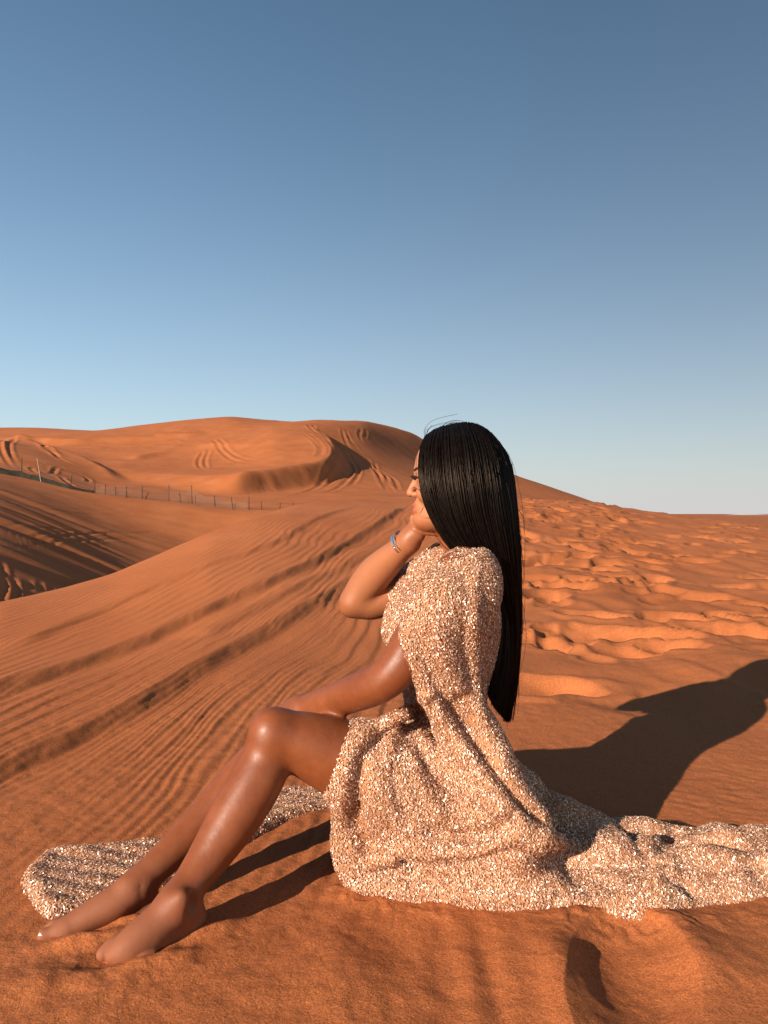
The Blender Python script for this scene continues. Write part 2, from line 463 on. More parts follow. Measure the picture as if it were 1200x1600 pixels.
    # ledges: crest polylines in the photograph; the steep side is on the right of the travel direction
    for pl, hh, bw, sw in (('w', 2.6, 15.0, 3.4),
                           ([(0, 684), (40, 694), (85, 708), (130, 727), (160, 742), (185, 752)], 0.9, 6.0, 2.6),
                           ([(300, 681), (230, 686), (160, 691), (100, 695), (60, 693), (0, 691)], 1.0, 6.0, 2.5),
                           ([(420, 706), (360, 702), (300, 704), (250, 712), (200, 722)], 0.5, 4.0, 2.0),
                           ([(330, 676), (280, 682), (240, 683)], 0.6, 5.0, 2.0)):
        if pl == 'w':                                    # the big lobe: crest given by column and distance
            lob = [(322, 96), (370, 101), (420, 107), (470, 114), (503, 122), (518, 132), (514, 144), (496, 154), (462, 161), (430, 166)]
            q = densify([((a_ - 600) / FPX * b_, b_) for a_, b_ in lob], 40)
        else:
            q = densify(px_ground(pl, zb, 20, 400), 40)[::-1]
        m = (x > q[:, 0].min() - 30) & (x < q[:, 0].max() + 30) & (y > q[:, 1].min() - 30) & (y < q[:, 1].max() + 30)
        d, t = poly_dist(x[m], y[m], q)
        d = d + 0.25 * fbm(x[m] * .3, y[m] * .3, 111, 2)
        taper = sstep(0, 0.10, t) * (1 - sstep(0.60, 1.0, t))
        prof = np.where(d > 0, np.exp(-d / bw), 1 - sstep(0, sw, -d))
        z[m] += hh * prof * taper
    # wheel tracks
    tracks = [[(505, 700), (520, 720), (515, 745), (480, 768), (440, 778)], [(530, 705), (548, 728), (540, 752), (505, 770), (465, 776)],
              [(520, 700), (535, 722), (528, 745), (500, 765)], [(540, 700), (560, 735), (545, 760)], [(500, 690), (517, 706), (530, 730)],
              [(560, 715), (590, 735), (605, 755), (618, 770)], [(565, 708), (600, 738), (622, 768)], [(575, 720), (598, 750), (606, 768)],
              [(535, 670), (540, 690), (560, 712), (580, 725)], [(540, 672), (549, 690), (566, 708)], [(482, 664), (487, 680), (500, 695)], [(490, 663), (496, 682), (508, 697)],
              [(585, 720), (592, 745), (604, 766)], [(565, 672), (562, 684), (566, 692)], [(572, 672), (570, 685)],
              [(320, 708), (312, 722), (314, 738), (320, 744)], [(327, 706), (320, 724), (323, 742)], [(332, 692), (350, 715), (375, 730), (415, 737)], [(340, 690), (360, 714), (390, 728), (420, 734)],
              [(470, 690), (490, 706), (500, 722), (492, 738)], [(478, 690), (497, 708), (505, 724), (498, 738)],
              [(8, 690), (2, 705), (12, 722), (25, 732)], [(24, 690), (14, 702), (22, 720), (30, 728)], [(60, 697), (85, 715), (110, 730), (140, 742)], [(75, 702), (100, 722), (135, 736)],
              [(60, 738), (52, 734), (60, 730), (75, 733), (70, 738)], [(85, 737), (100, 734), (120, 740), (135, 752)], [(95, 742), (105, 752), (120, 762)],
              [(0, 880), (10, 915), (0, 945)], [(14, 900), (26, 920), (16, 945)], [(0, 905), (40, 915), (90, 925)], [(0, 858), (100, 848), (200, 842), (330, 838)], [(0, 820), (120, 830), (260, 828)],
              [(0, 785), (100, 800), (220, 800)], [(0, 835), (90, 838), (190, 832), (300, 830)], [(380, 770), (440, 768), (500, 775)], [(330, 760), (420, 757), (500, 752)],
              [(160, 700), (200, 702), (260, 700), (330, 706)], [(270, 692), (300, 688), (340, 690)], [(700, 735), (720, 745), (760, 752)]]
    for pl in tracks:
        q = densify(px_ground(pl, zb, 20, 400), 22)
        m = (x > q[:, 0].min() - 3) & (x < q[:, 0].max() + 3) & (y > q[:, 1].min() - 5) & (y < q[:, 1].max() + 5)
        if not m.any(): continue
        d, t = poly_dist(x[m], y[m], q); ym = y[m]
        wdt = 0.0042 * ym                                                           # about half a metre at 120 m
        taper = sstep(0, 0.12, t) * (1 - sstep(0.8, 1.0, t))
        wid = np.clip(wdt, 0.22, 0.5)
        z[m] += taper * 0.19 * np.minimum(wid, .5) * (-np.exp(-(d / (0.55 * wid)) ** 2) + 0.75 * np.exp(-((np.abs(d) - 1.25 * wid) / (0.5 * wid)) ** 2))
    Z[fb] += z
    nr, nc = X.shape
    idx = np.arange(nr * nc, dtype=np.int32).reshape(nr, nc)
    F = np.stack([idx[:-1, :-1], idx[:-1, 1:], idx[1:, 1:], idx[1:, :-1]], -1).reshape(-1, 4)
    me = mesh_np('desert_sand', np.stack([X, Y, Z], -1).reshape(-1, 3), F)
    return link('desert_sand', me, SAND, kind='structure')
build_terrain()

# ------------------------------------------------------------------ fence in the hollow, far pale ridge
WOOD = None
def plain_material(name, c0, c1, rough, scale):
    n = N(name); n.l(n.ramp(n.noise(n.pos(), scale, 3, 0.6), [(0.3, c0), (0.7, c1)]), n.b.inputs['Base Color']); n.set(Roughness=rough, Specular_IOR_Level=0.2)
    return n
def build_fence():
    post_m = plain_material('weathered_post', (0.035, 0.022, 0.015), (0.075, 0.05, 0.035), 0.9, 6.0).m
    pale_m = plain_material('pale_pole', (0.20, 0.13, 0.09), (0.28, 0.20, 0.15), 0.8, 6.0).m
    wire_m = plain_material('fence_wire', (0.10, 0.075, 0.06), (0.16, 0.12, 0.10), 0.6, 3.0).m
    dark = plain_material('dark_green_netting', (0.012, 0.011, 0.007), (0.026, 0.022, 0.014), 0.95, 2.0).m  # near-black net colour, doubling as the shade of a ledge
    ng = plain_material('grey_netting', (0.16, 0.11, 0.085), (0.24, 0.17, 0.13), 0.9, 2.0)
    tr = ng.add('ShaderNodeBsdfTransparent'); mx = ng.add('ShaderNodeMixShader'); mx.inputs[0].default_value = 0.16
    ng.l(tr.outputs[0], mx.inputs[1]); ng.l(ng.b.outputs[0], mx.inputs[2]); ng.l(mx.outputs[0], ng.out.inputs['Surface'])
    posts = [(-60, 728, 30, 0, 0), (-14, 737, 29, 0, 0), (34, 745, 30, 0, 0), (64, 752, 36, -.16, 1), (110, 764, 22, .1, 0), (148, 771, 16, 0, 0), (164, 774, 17, .05, 0), (181, 775, 15, -.05, 0), (197, 778, 18, .03, 0), (222, 780, 21, 0, 0), (227, 780, 11, .45, 0),
             (264, 783, 25, 0, 0), (282, 786, 16, -.1, 0), (300, 787, 29, -.03, 0), (305, 787, 13, 0, 0), (336, 792, 18, -.06, 0), (364, 796, 19, -.15, 0), (389, 797, 21, 0, 0), (409, 797, 14, -.08, 0), (437, 798, 12, .06, 0), (457, 797, 11, .1, 0), (490, 795, 10, 0, 0)]
    xy = px_ground([(a, b) for a, b, *_ in posts], z_base, 45, 300)
    z = z_base(xy[:, 0], xy[:, 1])
    root = bpy.data.objects.new('fence', None); COL.objects.link(root)
    root.location = (xy[3, 0], xy[3, 1], z[3]); off = np.array(root.location)
    root['label'] = 'thin post and wire fence with sagging netting in the hollow beyond the near dune'
    root['category'] = 'fence'
    tops = []
    for (x, y), zz, (px, py, hp, lean, pale) in zip(xy, z, posts):
        h = hp / FPX * y
        pts = np.array([[x, y, zz - .5], [x, y, zz], [x + lean * h * .5, y, zz + h * .5], [x + lean * h, y, zz + h]])
        r = .055 if not pale else .065
        V, F = tubes(pts[None], np.array([[r, r, r * .9, r * .8]]), 6)
        V = np.vstack([V, pts[-1]]); top = len(V) - 1; n6 = top - 6
        F = np.vstack([F, [[n6 + i, n6 + (i + 1) % 6, top, top] for i in range(0)]]) if False else F
        me = mesh_np('post', V - off, F, False)
        link('post', me, pale_m if pale else post_m, root)
        tops.append(pts[-1])
    tops = np.array(tops)
    main = [0, 1, 2, 3, 4, 5, 6, 8, 9, 11, 13, 15, 16, 17, 19, 21]
    for frac in (0.95, 0.5):
        for a, b in zip(main[:-1], main[1:]):
            p0 = np.array([*xy[a], z[a]]) * (1 - frac) + tops[a] * frac; p1 = np.array([*xy[b], z[b]]) * (1 - frac) + tops[b] * frac
            t = np.linspace(0, 1, 7)[:, None]; c = p0 * (1 - t) + p1 * t; c[:, 2] -= .10 * np.sin(t[:, 0] * math.pi)
            V, F = tubes(c[None], np.full((1, 7), .012), 3)
            link('wire', mesh_np('wire', V - off, F), wire_m, root)
    def net(ids, hts, mat, name):
        n = 14; rows = 5; V = []; c = []
        for k in range(len(ids) - 1):
            for i in range(n):
                t = i / n; a, b = ids[k], ids[k + 1]
                c.append((xy[a] * (1 - t) + xy[b] * t, z[a] * (1 - t) + z[b] * t, hts[k] * (1 - t) + hts[k + 1] * t, math.sin(t * math.pi)))
        for (p, zz, hh, sg) in c:
            zz = max(zz, float(z_base(np.array([p[0]]), np.array([p[1]]))[0]))
            for j in range(rows):
                f = j / (rows - 1)
                V.append([p[0] + .10 * math.sin(p[0] * 3 + f * 4), p[1] - .06 + .12 * math.sin(p[0] * 2.1 + f * 3), zz - .15 + (hh * (1 - .22 * sg) + .15) * f])
        m = len(c); idx = np.arange(m * rows).reshape(m, rows)
        F = np.stack([idx[:-1, :-1], idx[1:, :-1], idx[1:, 1:], idx[:-1, 1:]], -1).reshape(-1, 4)
        o = link(name, mesh_np(name, np.array(V) - off, F), mat, root)
        if name == 'dark_netting':
            md = o.modifiers.new('t', 'SOLIDIFY'); md.thickness = 0.02
    net([0, 1, 2, 3, 4, 5], [.75, .7, .6, .55, .4, .25], dark, 'dark_netting')  # netting sheet that also imitates the shaded ledge band
    net([5, 6, 8, 9, 11, 13, 15, 17], [.9, .9, 1.0, 1.1, 1.3, 1.5, 1.0, 1.0], ng.m, 'netting')
build_fence()

def build_far_ridge():
    n = 60; x = np.linspace(1150, 2600, n); Yd = 3000.0
    h = -12 + 5 * np.exp(-((x - 1400) / 70) ** 2) + 2.0 * fbm(x * .006, x * 0, 301, 3) + 8 * sstep(1700, 2400, x)
    sec = [(-160, -60), (-70, -26), (0, 0), (90, -26), (200, -60)]
    V = np.array([[a, Yd + dy, hh + dz] for a, hh in zip(x, h) for dy, dz in sec]); idx = np.arange(n * 5).reshape(n, 5)
    F = np.stack([idx[:-1, :-1], idx[1:, :-1], idx[1:, 1:], idx[:-1, 1:]], -1).reshape(-1, 4)
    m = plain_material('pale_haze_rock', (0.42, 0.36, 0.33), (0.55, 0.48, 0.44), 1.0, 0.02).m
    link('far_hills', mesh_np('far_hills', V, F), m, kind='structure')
build_far_ridge()

# ------------------------------------------------------------------ implicit-surface sculpting (one continuous skin)
class Field:
    BIG = 0.06
    def __init__(self, lo, hi, h):
        self.lo = np.array(lo, float); self.h = h
        self.n = np.ceil((np.array(hi) - self.lo) / h).astype(int) + 1
        self.a = np.full(self.n, self.BIG, np.float32)
    def box(self, mn, mx, pad):
        i0 = np.clip(np.floor((mn - pad - self.lo) / self.h).astype(int), 0, self.n)
        i1 = np.clip(np.ceil((mx + pad - self.lo) / self.h).astype(int) + 1, 0, self.n)
        if (i1 <= i0).any(): return None
        ax = [(self.lo[d] + self.h * np.arange(i0[d], i1[d])).astype(np.float32) for d in range(3)]
        return tuple(slice(a, b) for a, b in zip(i0, i1)), ax
    def comb(self, sl, d, k, op):
        A = self.a[sl]
        if op == 'cut':                                   # smooth subtraction
            h = np.clip(0.5 - 0.5 * (A + d) / k, 0, 1); A[...] = A + (-d - A) * h + k * h * (1 - h)
        elif k <= 0: np.minimum(A, d, out=A)
        else:
            h = np.clip(0.5 + 0.5 * (A - d) / k, 0, 1); A[...] = A + (d - A) * h - k * h * (1 - h)
    def chain(self, pts, rad, k=0.012, n=None, w=None, ws=1.0, op='add', smooth=True):
        """tapered tube through pts; ws widens it along direction w"""
        pts = np.asarray(pts, float); rad = np.asarray(rad, float) * np.ones(len(pts))
        wsa = np.asarray(ws, float) * np.ones(len(pts))
        q = np.c_[pts, rad, wsa]
        if smooth and len(pts) > 2:
            q = curve3(q, n or max(10, 8 * len(pts)))
        pad = 0.045
        R_ = (q[:, 3] * np.maximum(q[:, 4], 1)).max()
        bx = self.box(q[:, :3].min(0), q[:, :3].max(0), R_ + pad)
        if bx is None: return
        sl, ax = bx
        loc = np.full([len(a) for a in ax], self.BIG, np.float32)
        wv = None if w is None else np.asarray(w, float) / np.linalg.norm(w)
        segs = [(q[i], q[i + 1]) for i in range(len(q) - 1)] if len(q) > 1 else [(q[0], q[0])]
        org = np.array([a[0] for a in ax])
        for s0, s1 in segs:
            rr = max(s0[3] * max(s0[4], 1), s1[3] * max(s1[4], 1)) + pad
            mn = np.minimum(s0[:3], s1[:3]) - rr; mx = np.maximum(s0[:3], s1[:3]) + rr
            i0 = np.clip(np.floor((mn - org) / self.h).astype(int), 0, loc.shape); i1 = np.clip(np.ceil((mx - org) / self.h).astype(int) + 1, 0, loc.shape)
            if (i1 <= i0).any(): continue
            X = ax[0][i0[0]:i1[0]][:, None, None] - np.float32(s0[0]); Y = ax[1][i0[1]:i1[1]][None, :, None] - np.float32(s0[1]); Z = ax[2][i0[2]:i1[2]][None, None, :] - np.float32(s0[2])
            d = (s1 - s0)[:3]; L2 = float(d @ d) + 1e-12
            t = np.clip((X * np.float32(d[0]) + Y * np.float32(d[1]) + Z * np.float32(d[2])) / np.float32(L2), 0, 1)
            ex = X - t * np.float32(d[0]); ey = Y - t * np.float32(d[1]); ez = Z - t * np.float32(d[2])
            r = np.float32(s0[3]) + t * np.float32(s1[3] - s0[3])
            d2 = ex * ex + ey * ey + ez * ez
            if wv is not None:
                c = ex * np.float32(wv[0]) + ey * np.float32(wv[1]) + ez * np.float32(wv[2])
                sc = np.float32(s0[4]) + t * np.float32(s1[4] - s0[4])
                d2 = d2 - c * c + (c / sc) ** 2
            v = np.sqrt(np.maximum(d2, 0)) - r
            g = loc[i0[0]:i1[0], i0[1]:i1[1], i0[2]:i1[2]]
            np.minimum(g, v, out=g)
        self.comb(sl, loc, k, op)
    def ell(self, c, rad, k=0.012, R_=None, op='add'):
        """ellipsoid; R_ rows are its axes"""
        c = np.asarray(c, float); rad = np.asarray(rad, float)
        bx = self.box(c, c, rad.max() + 0.045)
        if bx is None: return
        sl, ax = bx
        X = ax[0][:, None, None] - c[0]; Y = ax[1][None, :, None] - c[1]; Z = ax[2][None, None, :] - c[2]
        if R_ is None: R_ = np.eye(3)
        u = [(X * R_[i, 0] + Y * R_[i, 1] + Z * R_[i, 2]) for i in range(3)]
        k0 = np.sqrt(sum((u[i] / rad[i]) ** 2 for i in range(3))); k1_ = np.sqrt(sum((u[i] / rad[i] ** 2) ** 2 for i in range(3))) + 1e-9
        self.comb(sl, (k0 * (k0 - 1) / k1_).astype(np.float32), k, op)
    def height(self, poly, top, k, fn, pad=0.06):
        """solid under z = fn(X, Y, signed distance to the outline, inside > 0)"""
        poly = np.asarray(poly, float)
        mn = np.r_[poly.min(0), self.lo[2]]; mx = np.r_[poly.max(0), top]
        bx = self.box(mn, mx, pad)
        sl, ax = bx
        X, Y = np.meshgrid(ax[0].astype(float), ax[1].astype(float), indexing='ij')
        d = inside_dist(X, Y, poly)
        zt = fn(X, Y, d)
        self.comb(sl, ((ax[2][None, None, :] - zt[:, :, None]) * 0.7).astype(np.float32), k, 'add')
    def cut_half(self, nrm, off):
        pass
    def sample(self, p):
        f = (np.asarray(p) - self.lo) / self.h
        f = np.clip(f, 0, self.n - 1.001); i = f.astype(int); f = f - i
        r = 0
        for dx in (0, 1):
            for dy in (0, 1):
                for dz in (0, 1):
                    wgt = (f[..., 0] if dx else 1 - f[..., 0]) * (f[..., 1] if dy else 1 - f[..., 1]) * (f[..., 2] if dz else 1 - f[..., 2])
                    r = r + wgt * self.a[i[..., 0] + dx, i[..., 1] + dy, i[..., 2] + dz]
        return r
    def hit(self, pix, y0=1.05, y1=2.0, dflt=1.45):
        Ys = np.arange(y0, y1, 0.002); out = []
        for px, py in pix:
            pts = np.stack([(px - 600) / FPX * Ys, Ys, -(py - 800) / FPX * Ys], -1)
            v = self.sample(pts); ok = (pts >= self.lo).all(1) & (pts <= self.lo + self.h * (self.n - 1)).all(1)
            m = (v < 0) & ok
            out.append(pts[int(np.argmax(m))] if m.any() else np.array([np.nan] * 3))
        out = np.array(out)
        bad = np.isnan(out[:, 0])
        if bad.any():
            if bad.all(): out[:] = [P(a, b, dflt) for a, b in pix]
            else:
                idx = np.arange(len(out)); yv = np.interp(idx, idx[~bad], out[~bad, 1])
                for i in np.nonzero(bad)[0]: out[i] = P(pix[i][0], pix[i][1], yv[i])
        return out
    def mesh(self, smooth=2):
        a = self.a; ins = a < 0
        nx, ny, nz = a.shape
        c = np.zeros((nx - 1, ny - 1, nz - 1), np.uint8)
        for dx in (0, 1):
            for dy in (0, 1):
                for dz in (0, 1):
                    c += ins[dx:nx - 1 + dx, dy:ny - 1 + dy, dz:nz - 1 + dz]
        act = np.nonzero((c > 0) & (c < 8)); del c
        m = len(act[0]); idx = np.full((nx - 1, ny - 1, nz - 1), -1, np.int32); idx[act] = np.arange(m)
        I = np.stack(act, -1); acc = np.zeros((m, 3)); cnt = np.zeros(m)
        cor = {(dx, dy, dz): a[I[:, 0] + dx, I[:, 1] + dy, I[:, 2] + dz] for dx in (0, 1) for dy in (0, 1) for dz in (0, 1)}
        for d in range(3):
            for e in ((0, 0), (0, 1), (1, 0), (1, 1)):
                p0 = [e[0], e[1]]; p0.insert(d, 0); p1 = list(p0); p1[d] = 1
                v0 = cor[tuple(p0)]; v1 = cor[tuple(p1)]; cr = (v0 < 0) != (v1 < 0)
                t = np.where(cr, v0 / (v0 - v1 + 1e-12), 0)
                q = np.tile(np.array(p0, float), (m, 1)); q[:, d] += t
                acc += np.where(cr[:, None], q, 0); cnt += cr
        V = self.lo + self.h * (I + acc / cnt[:, None])
        F = []
        for d in range(3):
            s0 = [slice(None)] * 3; s1 = [slice(None)] * 3
            s0[d] = slice(0, -1); s1[d] = slice(1, None)
            A = ins[tuple(s0)]; B = ins[tuple(s1)]
            e1, e2 = [(1, 2), (2, 0), (0, 1)][d]
            for flag in (True, False):
                w = np.stack(np.nonzero((A & ~B) if flag else (~A & B)), -1)
                w = w[(w[:, e1] > 0) & (w[:, e2] > 0) & (w[:, e1] < a.shape[e1] - 1) & (w[:, e2] < a.shape[e2] - 1)]
                def cell(o1, o2):
                    q = w.copy(); q[:, e1] -= o1; q[:, e2] -= o2
                    return idx[q[:, 0], q[:, 1], q[:, 2]]
                f = np.stack([cell(1, 1), cell(0, 1), cell(0, 0), cell(1, 0)], -1)
                F.append(f if flag else f[:, ::-1])
        F = np.concatenate(F); F = F[(F >= 0).all(1)]
        E = np.concatenate([F[:, [0, 1]], F[:, [1, 2]], F[:, [2, 3]], F[:, [3, 0]]])
        deg = np.bincount(E[:, 0], minlength=m) + 1e-9
        for it in range(smooth * 2):
            lam = 0.5 if it % 2 == 0 else -0.42
            avg = np.stack([np.bincount(E[:, 0], V[E[:, 1], d], minlength=m) for d in range(3)], -1) / deg[:, None]
            V = np.where(deg[:, None] > 1, V + lam * (avg - V), V)
        return V, F

def inside_dist(X, Y, poly):
    n = len(poly); ins = np.zeros(X.shape, bool); best = np.full(X.shape, 1e9)
    for i in range(n):
        x0, y0 = poly[i]; x1, y1 = poly[(i + 1) % n]
        c = ((y0 > Y) != (y1 > Y)) & (X < (x1 - x0) * (Y - y0) / (y1 - y0 + 1e-12) + x0); ins ^= c
        dx, dy = x1 - x0, y1 - y0; t = np.clip(((X - x0) * dx + (Y - y0) * dy) / (dx * dx + dy * dy + 1e-12), 0, 1)
        best = np.minimum(best, np.hypot(X - x0 - t * dx, Y - y0 - t * dy))
    return np.where(ins, best, -best)

def compact(V, F):
    u, inv = np.unique(F, return_inverse=True)
    return V[u], inv.reshape(F.shape)

# ------------------------------------------------------------------ materials of the figure
def skin_material():
    n = N('tanned_skin'); p = n.pos()
    a = n.noise(p, 28.0, 3, 0.6)
    c = n.ramp(a, [(0.3, (0.142, 0.0375, 0.0112)), (0.7, (0.180, 0.050, 0.0158))])
    sp = n.ramp(n.noise(p, 320.0, 2, 0.6), [(0.35, (0.9, 0.88, 0.86)), (0.65, (1.06, 1.06, 1.06))])
    c = n.mix(0.5, c, sp, 'MULTIPLY')
    lg = n.ramp(n.noise(p, 9.0, 3, 0.6), [(0.32, (0.82, 0.76, 0.74)), (0.68, (1.14, 1.16, 1.18))])
    c = n.mix(0.8, c, lg, 'MULTIPLY')
    c = n.mix(n.attr('face'), c, (0.36, 0.140, 0.062))  # sunlight on head and raised forearm, painted into the skin colour
    c = n.mix(n.attr('lips'), c, (0.24, 0.040, 0.025))
    c = n.mix(n.attr('dust'), c, (0.20, 0.066, 0.028))
    n.l(c, n.b.inputs['Base Color'])
    r = n.math('ADD', n.math('MULTIPLY', n.noise(p, 90.0, 4, 0.65), 0.30), 0.32)
    r = n.math('ADD', r, n.math('MULTIPLY', n.attr('dust'), 0.35)); r = n.math('ADD', r, n.math('MULTIPLY', n.attr('face'), 0.10))
    n.l(r, n.b.inputs['Roughness'])
    n.set(Specular_IOR_Level=0.34, Subsurface_Weight=0.05, Subsurface_Scale=0.006)
    n.b.inputs['Subsurface Radius'].default_value = (1.0, 0.35, 0.15)
    n.l(n.bump(n.noise(p, 420.0, 3, 0.65), 0.22, 0.0008, n.bump(n.noise(p, 40.0, 3, 0.6), 0.18, 0.004)), n.b.inputs['Normal'])
    return n.m
SKIN = skin_material()

def simple_material(name, col, rough=0.5, metal=0.0, spec=0.5, var=0.12, scale=60.0, bump=0.0):
    n = N(name); p = n.pos(); a = n.noise(p, scale, 3, 0.6)
    c0 = tuple(x * (1 - var) for x in col); c1 = tuple(min(1, x * (1 + var)) for x in col)
    n.l(n.ramp(a, [(0.3, c0), (0.7, c1)]), n.b.inputs['Base Color'])
    n.set(Roughness=rough, Metallic=metal, Specular_IOR_Level=spec)
    if bump: n.l(n.bump(a, 0.6, bump), n.b.inputs['Normal'])
    return n.m

def hair_material(name):
    n = N(name); p = n.pos()
    a = n.noise(p, 140.0, 2, 0.6)
    n.l(n.ramp(a, [(0.3, (0.0022, 0.0018, 0.0017)), (0.7, (0.0075, 0.0045, 0.0034))]), n.b.inputs['Base Color'])
    n.set(Roughness=0.38, Specular_IOR_Level=0.16)
    n.b.inputs['Specular Tint'].default_value = (1.0, 0.72, 0.55, 1)
    return n.m
HAIR = hair_material('black_hair')

def sequin_material():
    n = N('rose_gold_sequins')
    geo = n.add('ShaderNodeNewGeometry')
    rnd = geo.outputs['Random Per Island']
    c = n.ramp(rnd, [(0.0, (0.25, 0.100, 0.046)), (0.4, (0.49, 0.255, 0.148)), (0.75, (0.70, 0.45, 0.31)), (1.0, (0.90, 0.72, 0.59))])
    n.l(c, n.b.inputs['Base Color'])
    n.set(Roughness=0.28, Metallic=0.24, Specular_IOR_Level=0.5)
    return n.m
SEQ = sequin_material()
CLOTH = simple_material('peach_mesh_fabric', (0.33, 0.150, 0.072), 0.75, 0, 0.2, 0.18, 220.0, 0.0008)
GOLD = simple_material('bracelet_metal', (0.84, 0.78, 0.72), 0.24, 1.0, 0.5, 0.05)
NAIL = simple_material('white_nail_polish', (0.80, 0.76, 0.72), 0.2, 0, 0.5, 0.02)
LASH = simple_material('dark_lash', (0.02, 0.013, 0.010), 0.5, 0, 0.3, 0.2)

# ------------------------------------------------------------------ the seated person
person = bpy.data.objects.new('person', None)
COL.objects.link(person)
person.location = (0.15, 1.57, G0)
person['label'] = 'woman in peach sequin gown sitting side-on on the sand, chin on hand, long black hair'
person['category'] = 'person'
OFF = np.array(person.location)

def child(name, V, F, mat, parent=None, smooth=True, **pr):
    me = mesh_np(name, np.asarray(V) - OFF, F, smooth)
    return link(name, me, mat, parent or person, **pr)

W_ = np.array([0, 1, 0])
def limb(f, lst, k=0.014, **kw):
    """lst rows: px, py, depth, radius"""
    f.chain(PP(lst), [a[3] for a in lst], k, **kw)

HEADC = P(720, 742, 1.60)

FOREARM = [(554, 941, 1.72, .033), (566, 923, 1.715, .0365), (587, 896, 1.695, .0375), (610, 873, 1.66, .0310), (628, 856, 1.632, .0252), (639, 846, 1.62, .0245)]
def sculpt_body(f):
    # torso
    t = [(727, 1300, 1.575, .105, 1.35), (718, 1215, 1.575, .105, 1.40), (697, 1110, 1.575, .072, 1.42), (696, 1030, 1.575, .086, 1.38), (702, 965, 1.575, .095, 1.40), (722, 908, 1.585, .062, 1.9)]
    f.chain(PP(t), [a[3] for a in t], 0.02, w=W_, ws=[a[4] for a in t])
    # neck
    limb(f, [(738, 900, 1.595, .056), (728, 860, 1.598, .050), (722, 815, 1.60, .050), (728, 770, 1.60, .05)], 0.02)
    limb(f, [(718, 900, 1.44, .046), (726, 882, 1.52, .040), (732, 872, 1.60, .05), (720, 872, 1.68, .040), (702, 888, 1.75, .045)], 0.02)
    # near (left) arm: hangs forward, hand beyond the near knee
    limb(f, [(715, 910, 1.44, .052), (688, 948, 1.42, .047), (650, 1000, 1.39, .0415), (622, 1043, 1.375, .0368), (604, 1061, 1.38, .0350), (575, 1075, 1.41, .0355), (535, 1090, 1.46, .0325), (495, 1102, 1.505, .028), (470, 1108, 1.53, .024)], 0.012, n=80)
    limb(f, [(470, 1108, 1.53, .024), (455, 1114, 1.55, .024), (440, 1124, 1.57, .020)], 0.012, w=(0, 0.8, .6), ws=1.25)
    for j in range(4):
        limb(f, [(444 + 3 * j, 1120 + 3 * j, 1.545 + .018 * j, .0095), (436 + 2 * j, 1132 + 2 * j, 1.55 + .02 * j, .0088), (432 + 2 * j, 1148, 1.55 + .02 * j, .008), (434, 1162, 1.55 + .02 * j, .007)], 0.006)
    limb(f, [(458, 1118, 1.53, .012), (448, 1132, 1.525, .010), (442, 1144, 1.525, .008)], 0.008)
    # far (right) arm: elbow forward, forearm up to the chin
    limb(f, [(700, 893, 1.75, .052), (660, 915, 1.745, .048), (610, 932, 1.735, .041), (575, 943, 1.725, .036), (554, 941, 1.72, .032)], 0.012)
    limb(f, FOREARM, 0.010, n=50)
    f.ell(P(545, 951, 1.722), (.015, .016, .013), 0.016)
    # near (left) leg
    limb(f, [(722, 1278, 1.49, .092), (620, 1225, 1.462, .083), (530, 1184, 1.432, .0690), (470, 1160, 1.410, .0550), (434, 1150, 1.400, .0455)], 0.016, n=64)
    limb(f, [(434, 1150, 1.40, .0445), (424, 1172, 1.394, .0450), (403, 1215, 1.376, .0475), (378, 1258, 1.355, .0470), (344, 1312, 1.325, .0400), (313, 1358, 1.293, .0322), (288, 1395, 1.262, .0285), (279, 1412, 1.250, .0290)], 0.014, n=80)
    f.ell(P(421, 1143, 1.384), (.026, .028, .031), 0.035)                      # kneecap
    f.ell(P(284, 1404, 1.226), (.010, .009, .012), 0.016)                      # ankle bone
    limb(f, [(303, 1398, 1.288, .010), (305, 1425, 1.284, .013)], 0.02)        # tendon
    f.ell(P(290, 1440, 1.272), (.031, .029, .029), 0.02)                       # heel
    limb(f, [(277, 1412, 1.250, .030), (252, 1440, 1.235, .031), (217, 1467, 1.210, .0275), (192, 1484, 1.196, .0200), (182, 1490, 1.192, .0150)], 0.02, w=(.25, .9, -.15), ws=1.25)
    limb(f, [(282, 1450, 1.262, .021), (245, 1467, 1.228, .020), (205, 1493, 1.196, .016)], 0.02)
    for j in range(5):
        a_ = P(162, 1496, 1.198) + np.array([0, 0, .007]) + np.array([.0118, -.0072, -.0016]) * j + np.array([.004, .003, 0]) * j * .55
        d_ = np.array([.030, .026, .010]) * (1 - .08 * j)
        r_ = [.0125, .0098, .0094, .0088, .0085][j]
        f.chain(np.array([a_ + d_, a_ + d_ * .45 + [0, 0, .004], a_ - [0, 0, .002]]), [r_, r_ * .95, r_ * .9], 0.0018)
    f.ell(P(299, 1415, 1.238), (.0085, .010, .014), 0.016, op='cut')           # hollow behind the ankle bone
    # far (right) leg
    limb(f, [(715, 1262, 1.66, .090), (600, 1212, 1.62, .078), (520, 1170, 1.575, .063), (466, 1147, 1.54, .046)], 0.016)
    limb(f, [(466, 1147, 1.54, .045), (420, 1180, 1.515, .0455), (372, 1228, 1.48, .0445), (325, 1277, 1.44, .0388), (275, 1326, 1.39, .0315), (236, 1362, 1.35, .0270), (214, 1384, 1.33, .0265)], 0.014, n=70)
    f.ell(P(197, 1387, 1.312), (.012, .010, .014), 0.014)                      # inner ankle bone
    f.ell(P(236, 1424, 1.338), (.029, .028, .030), 0.02)
    f.ell(P(219, 1392, 1.306), (.010, .010, .016), 0.014, op='cut')
    limb(f, [(214, 1386, 1.33, .027), (190, 1404, 1.315, .0285), (155, 1423, 1.297, .0250), (118, 1442, 1.28, .0195), (98, 1451, 1.272, .016)], 0.016, w=(.1, 1, 0), ws=1.2)
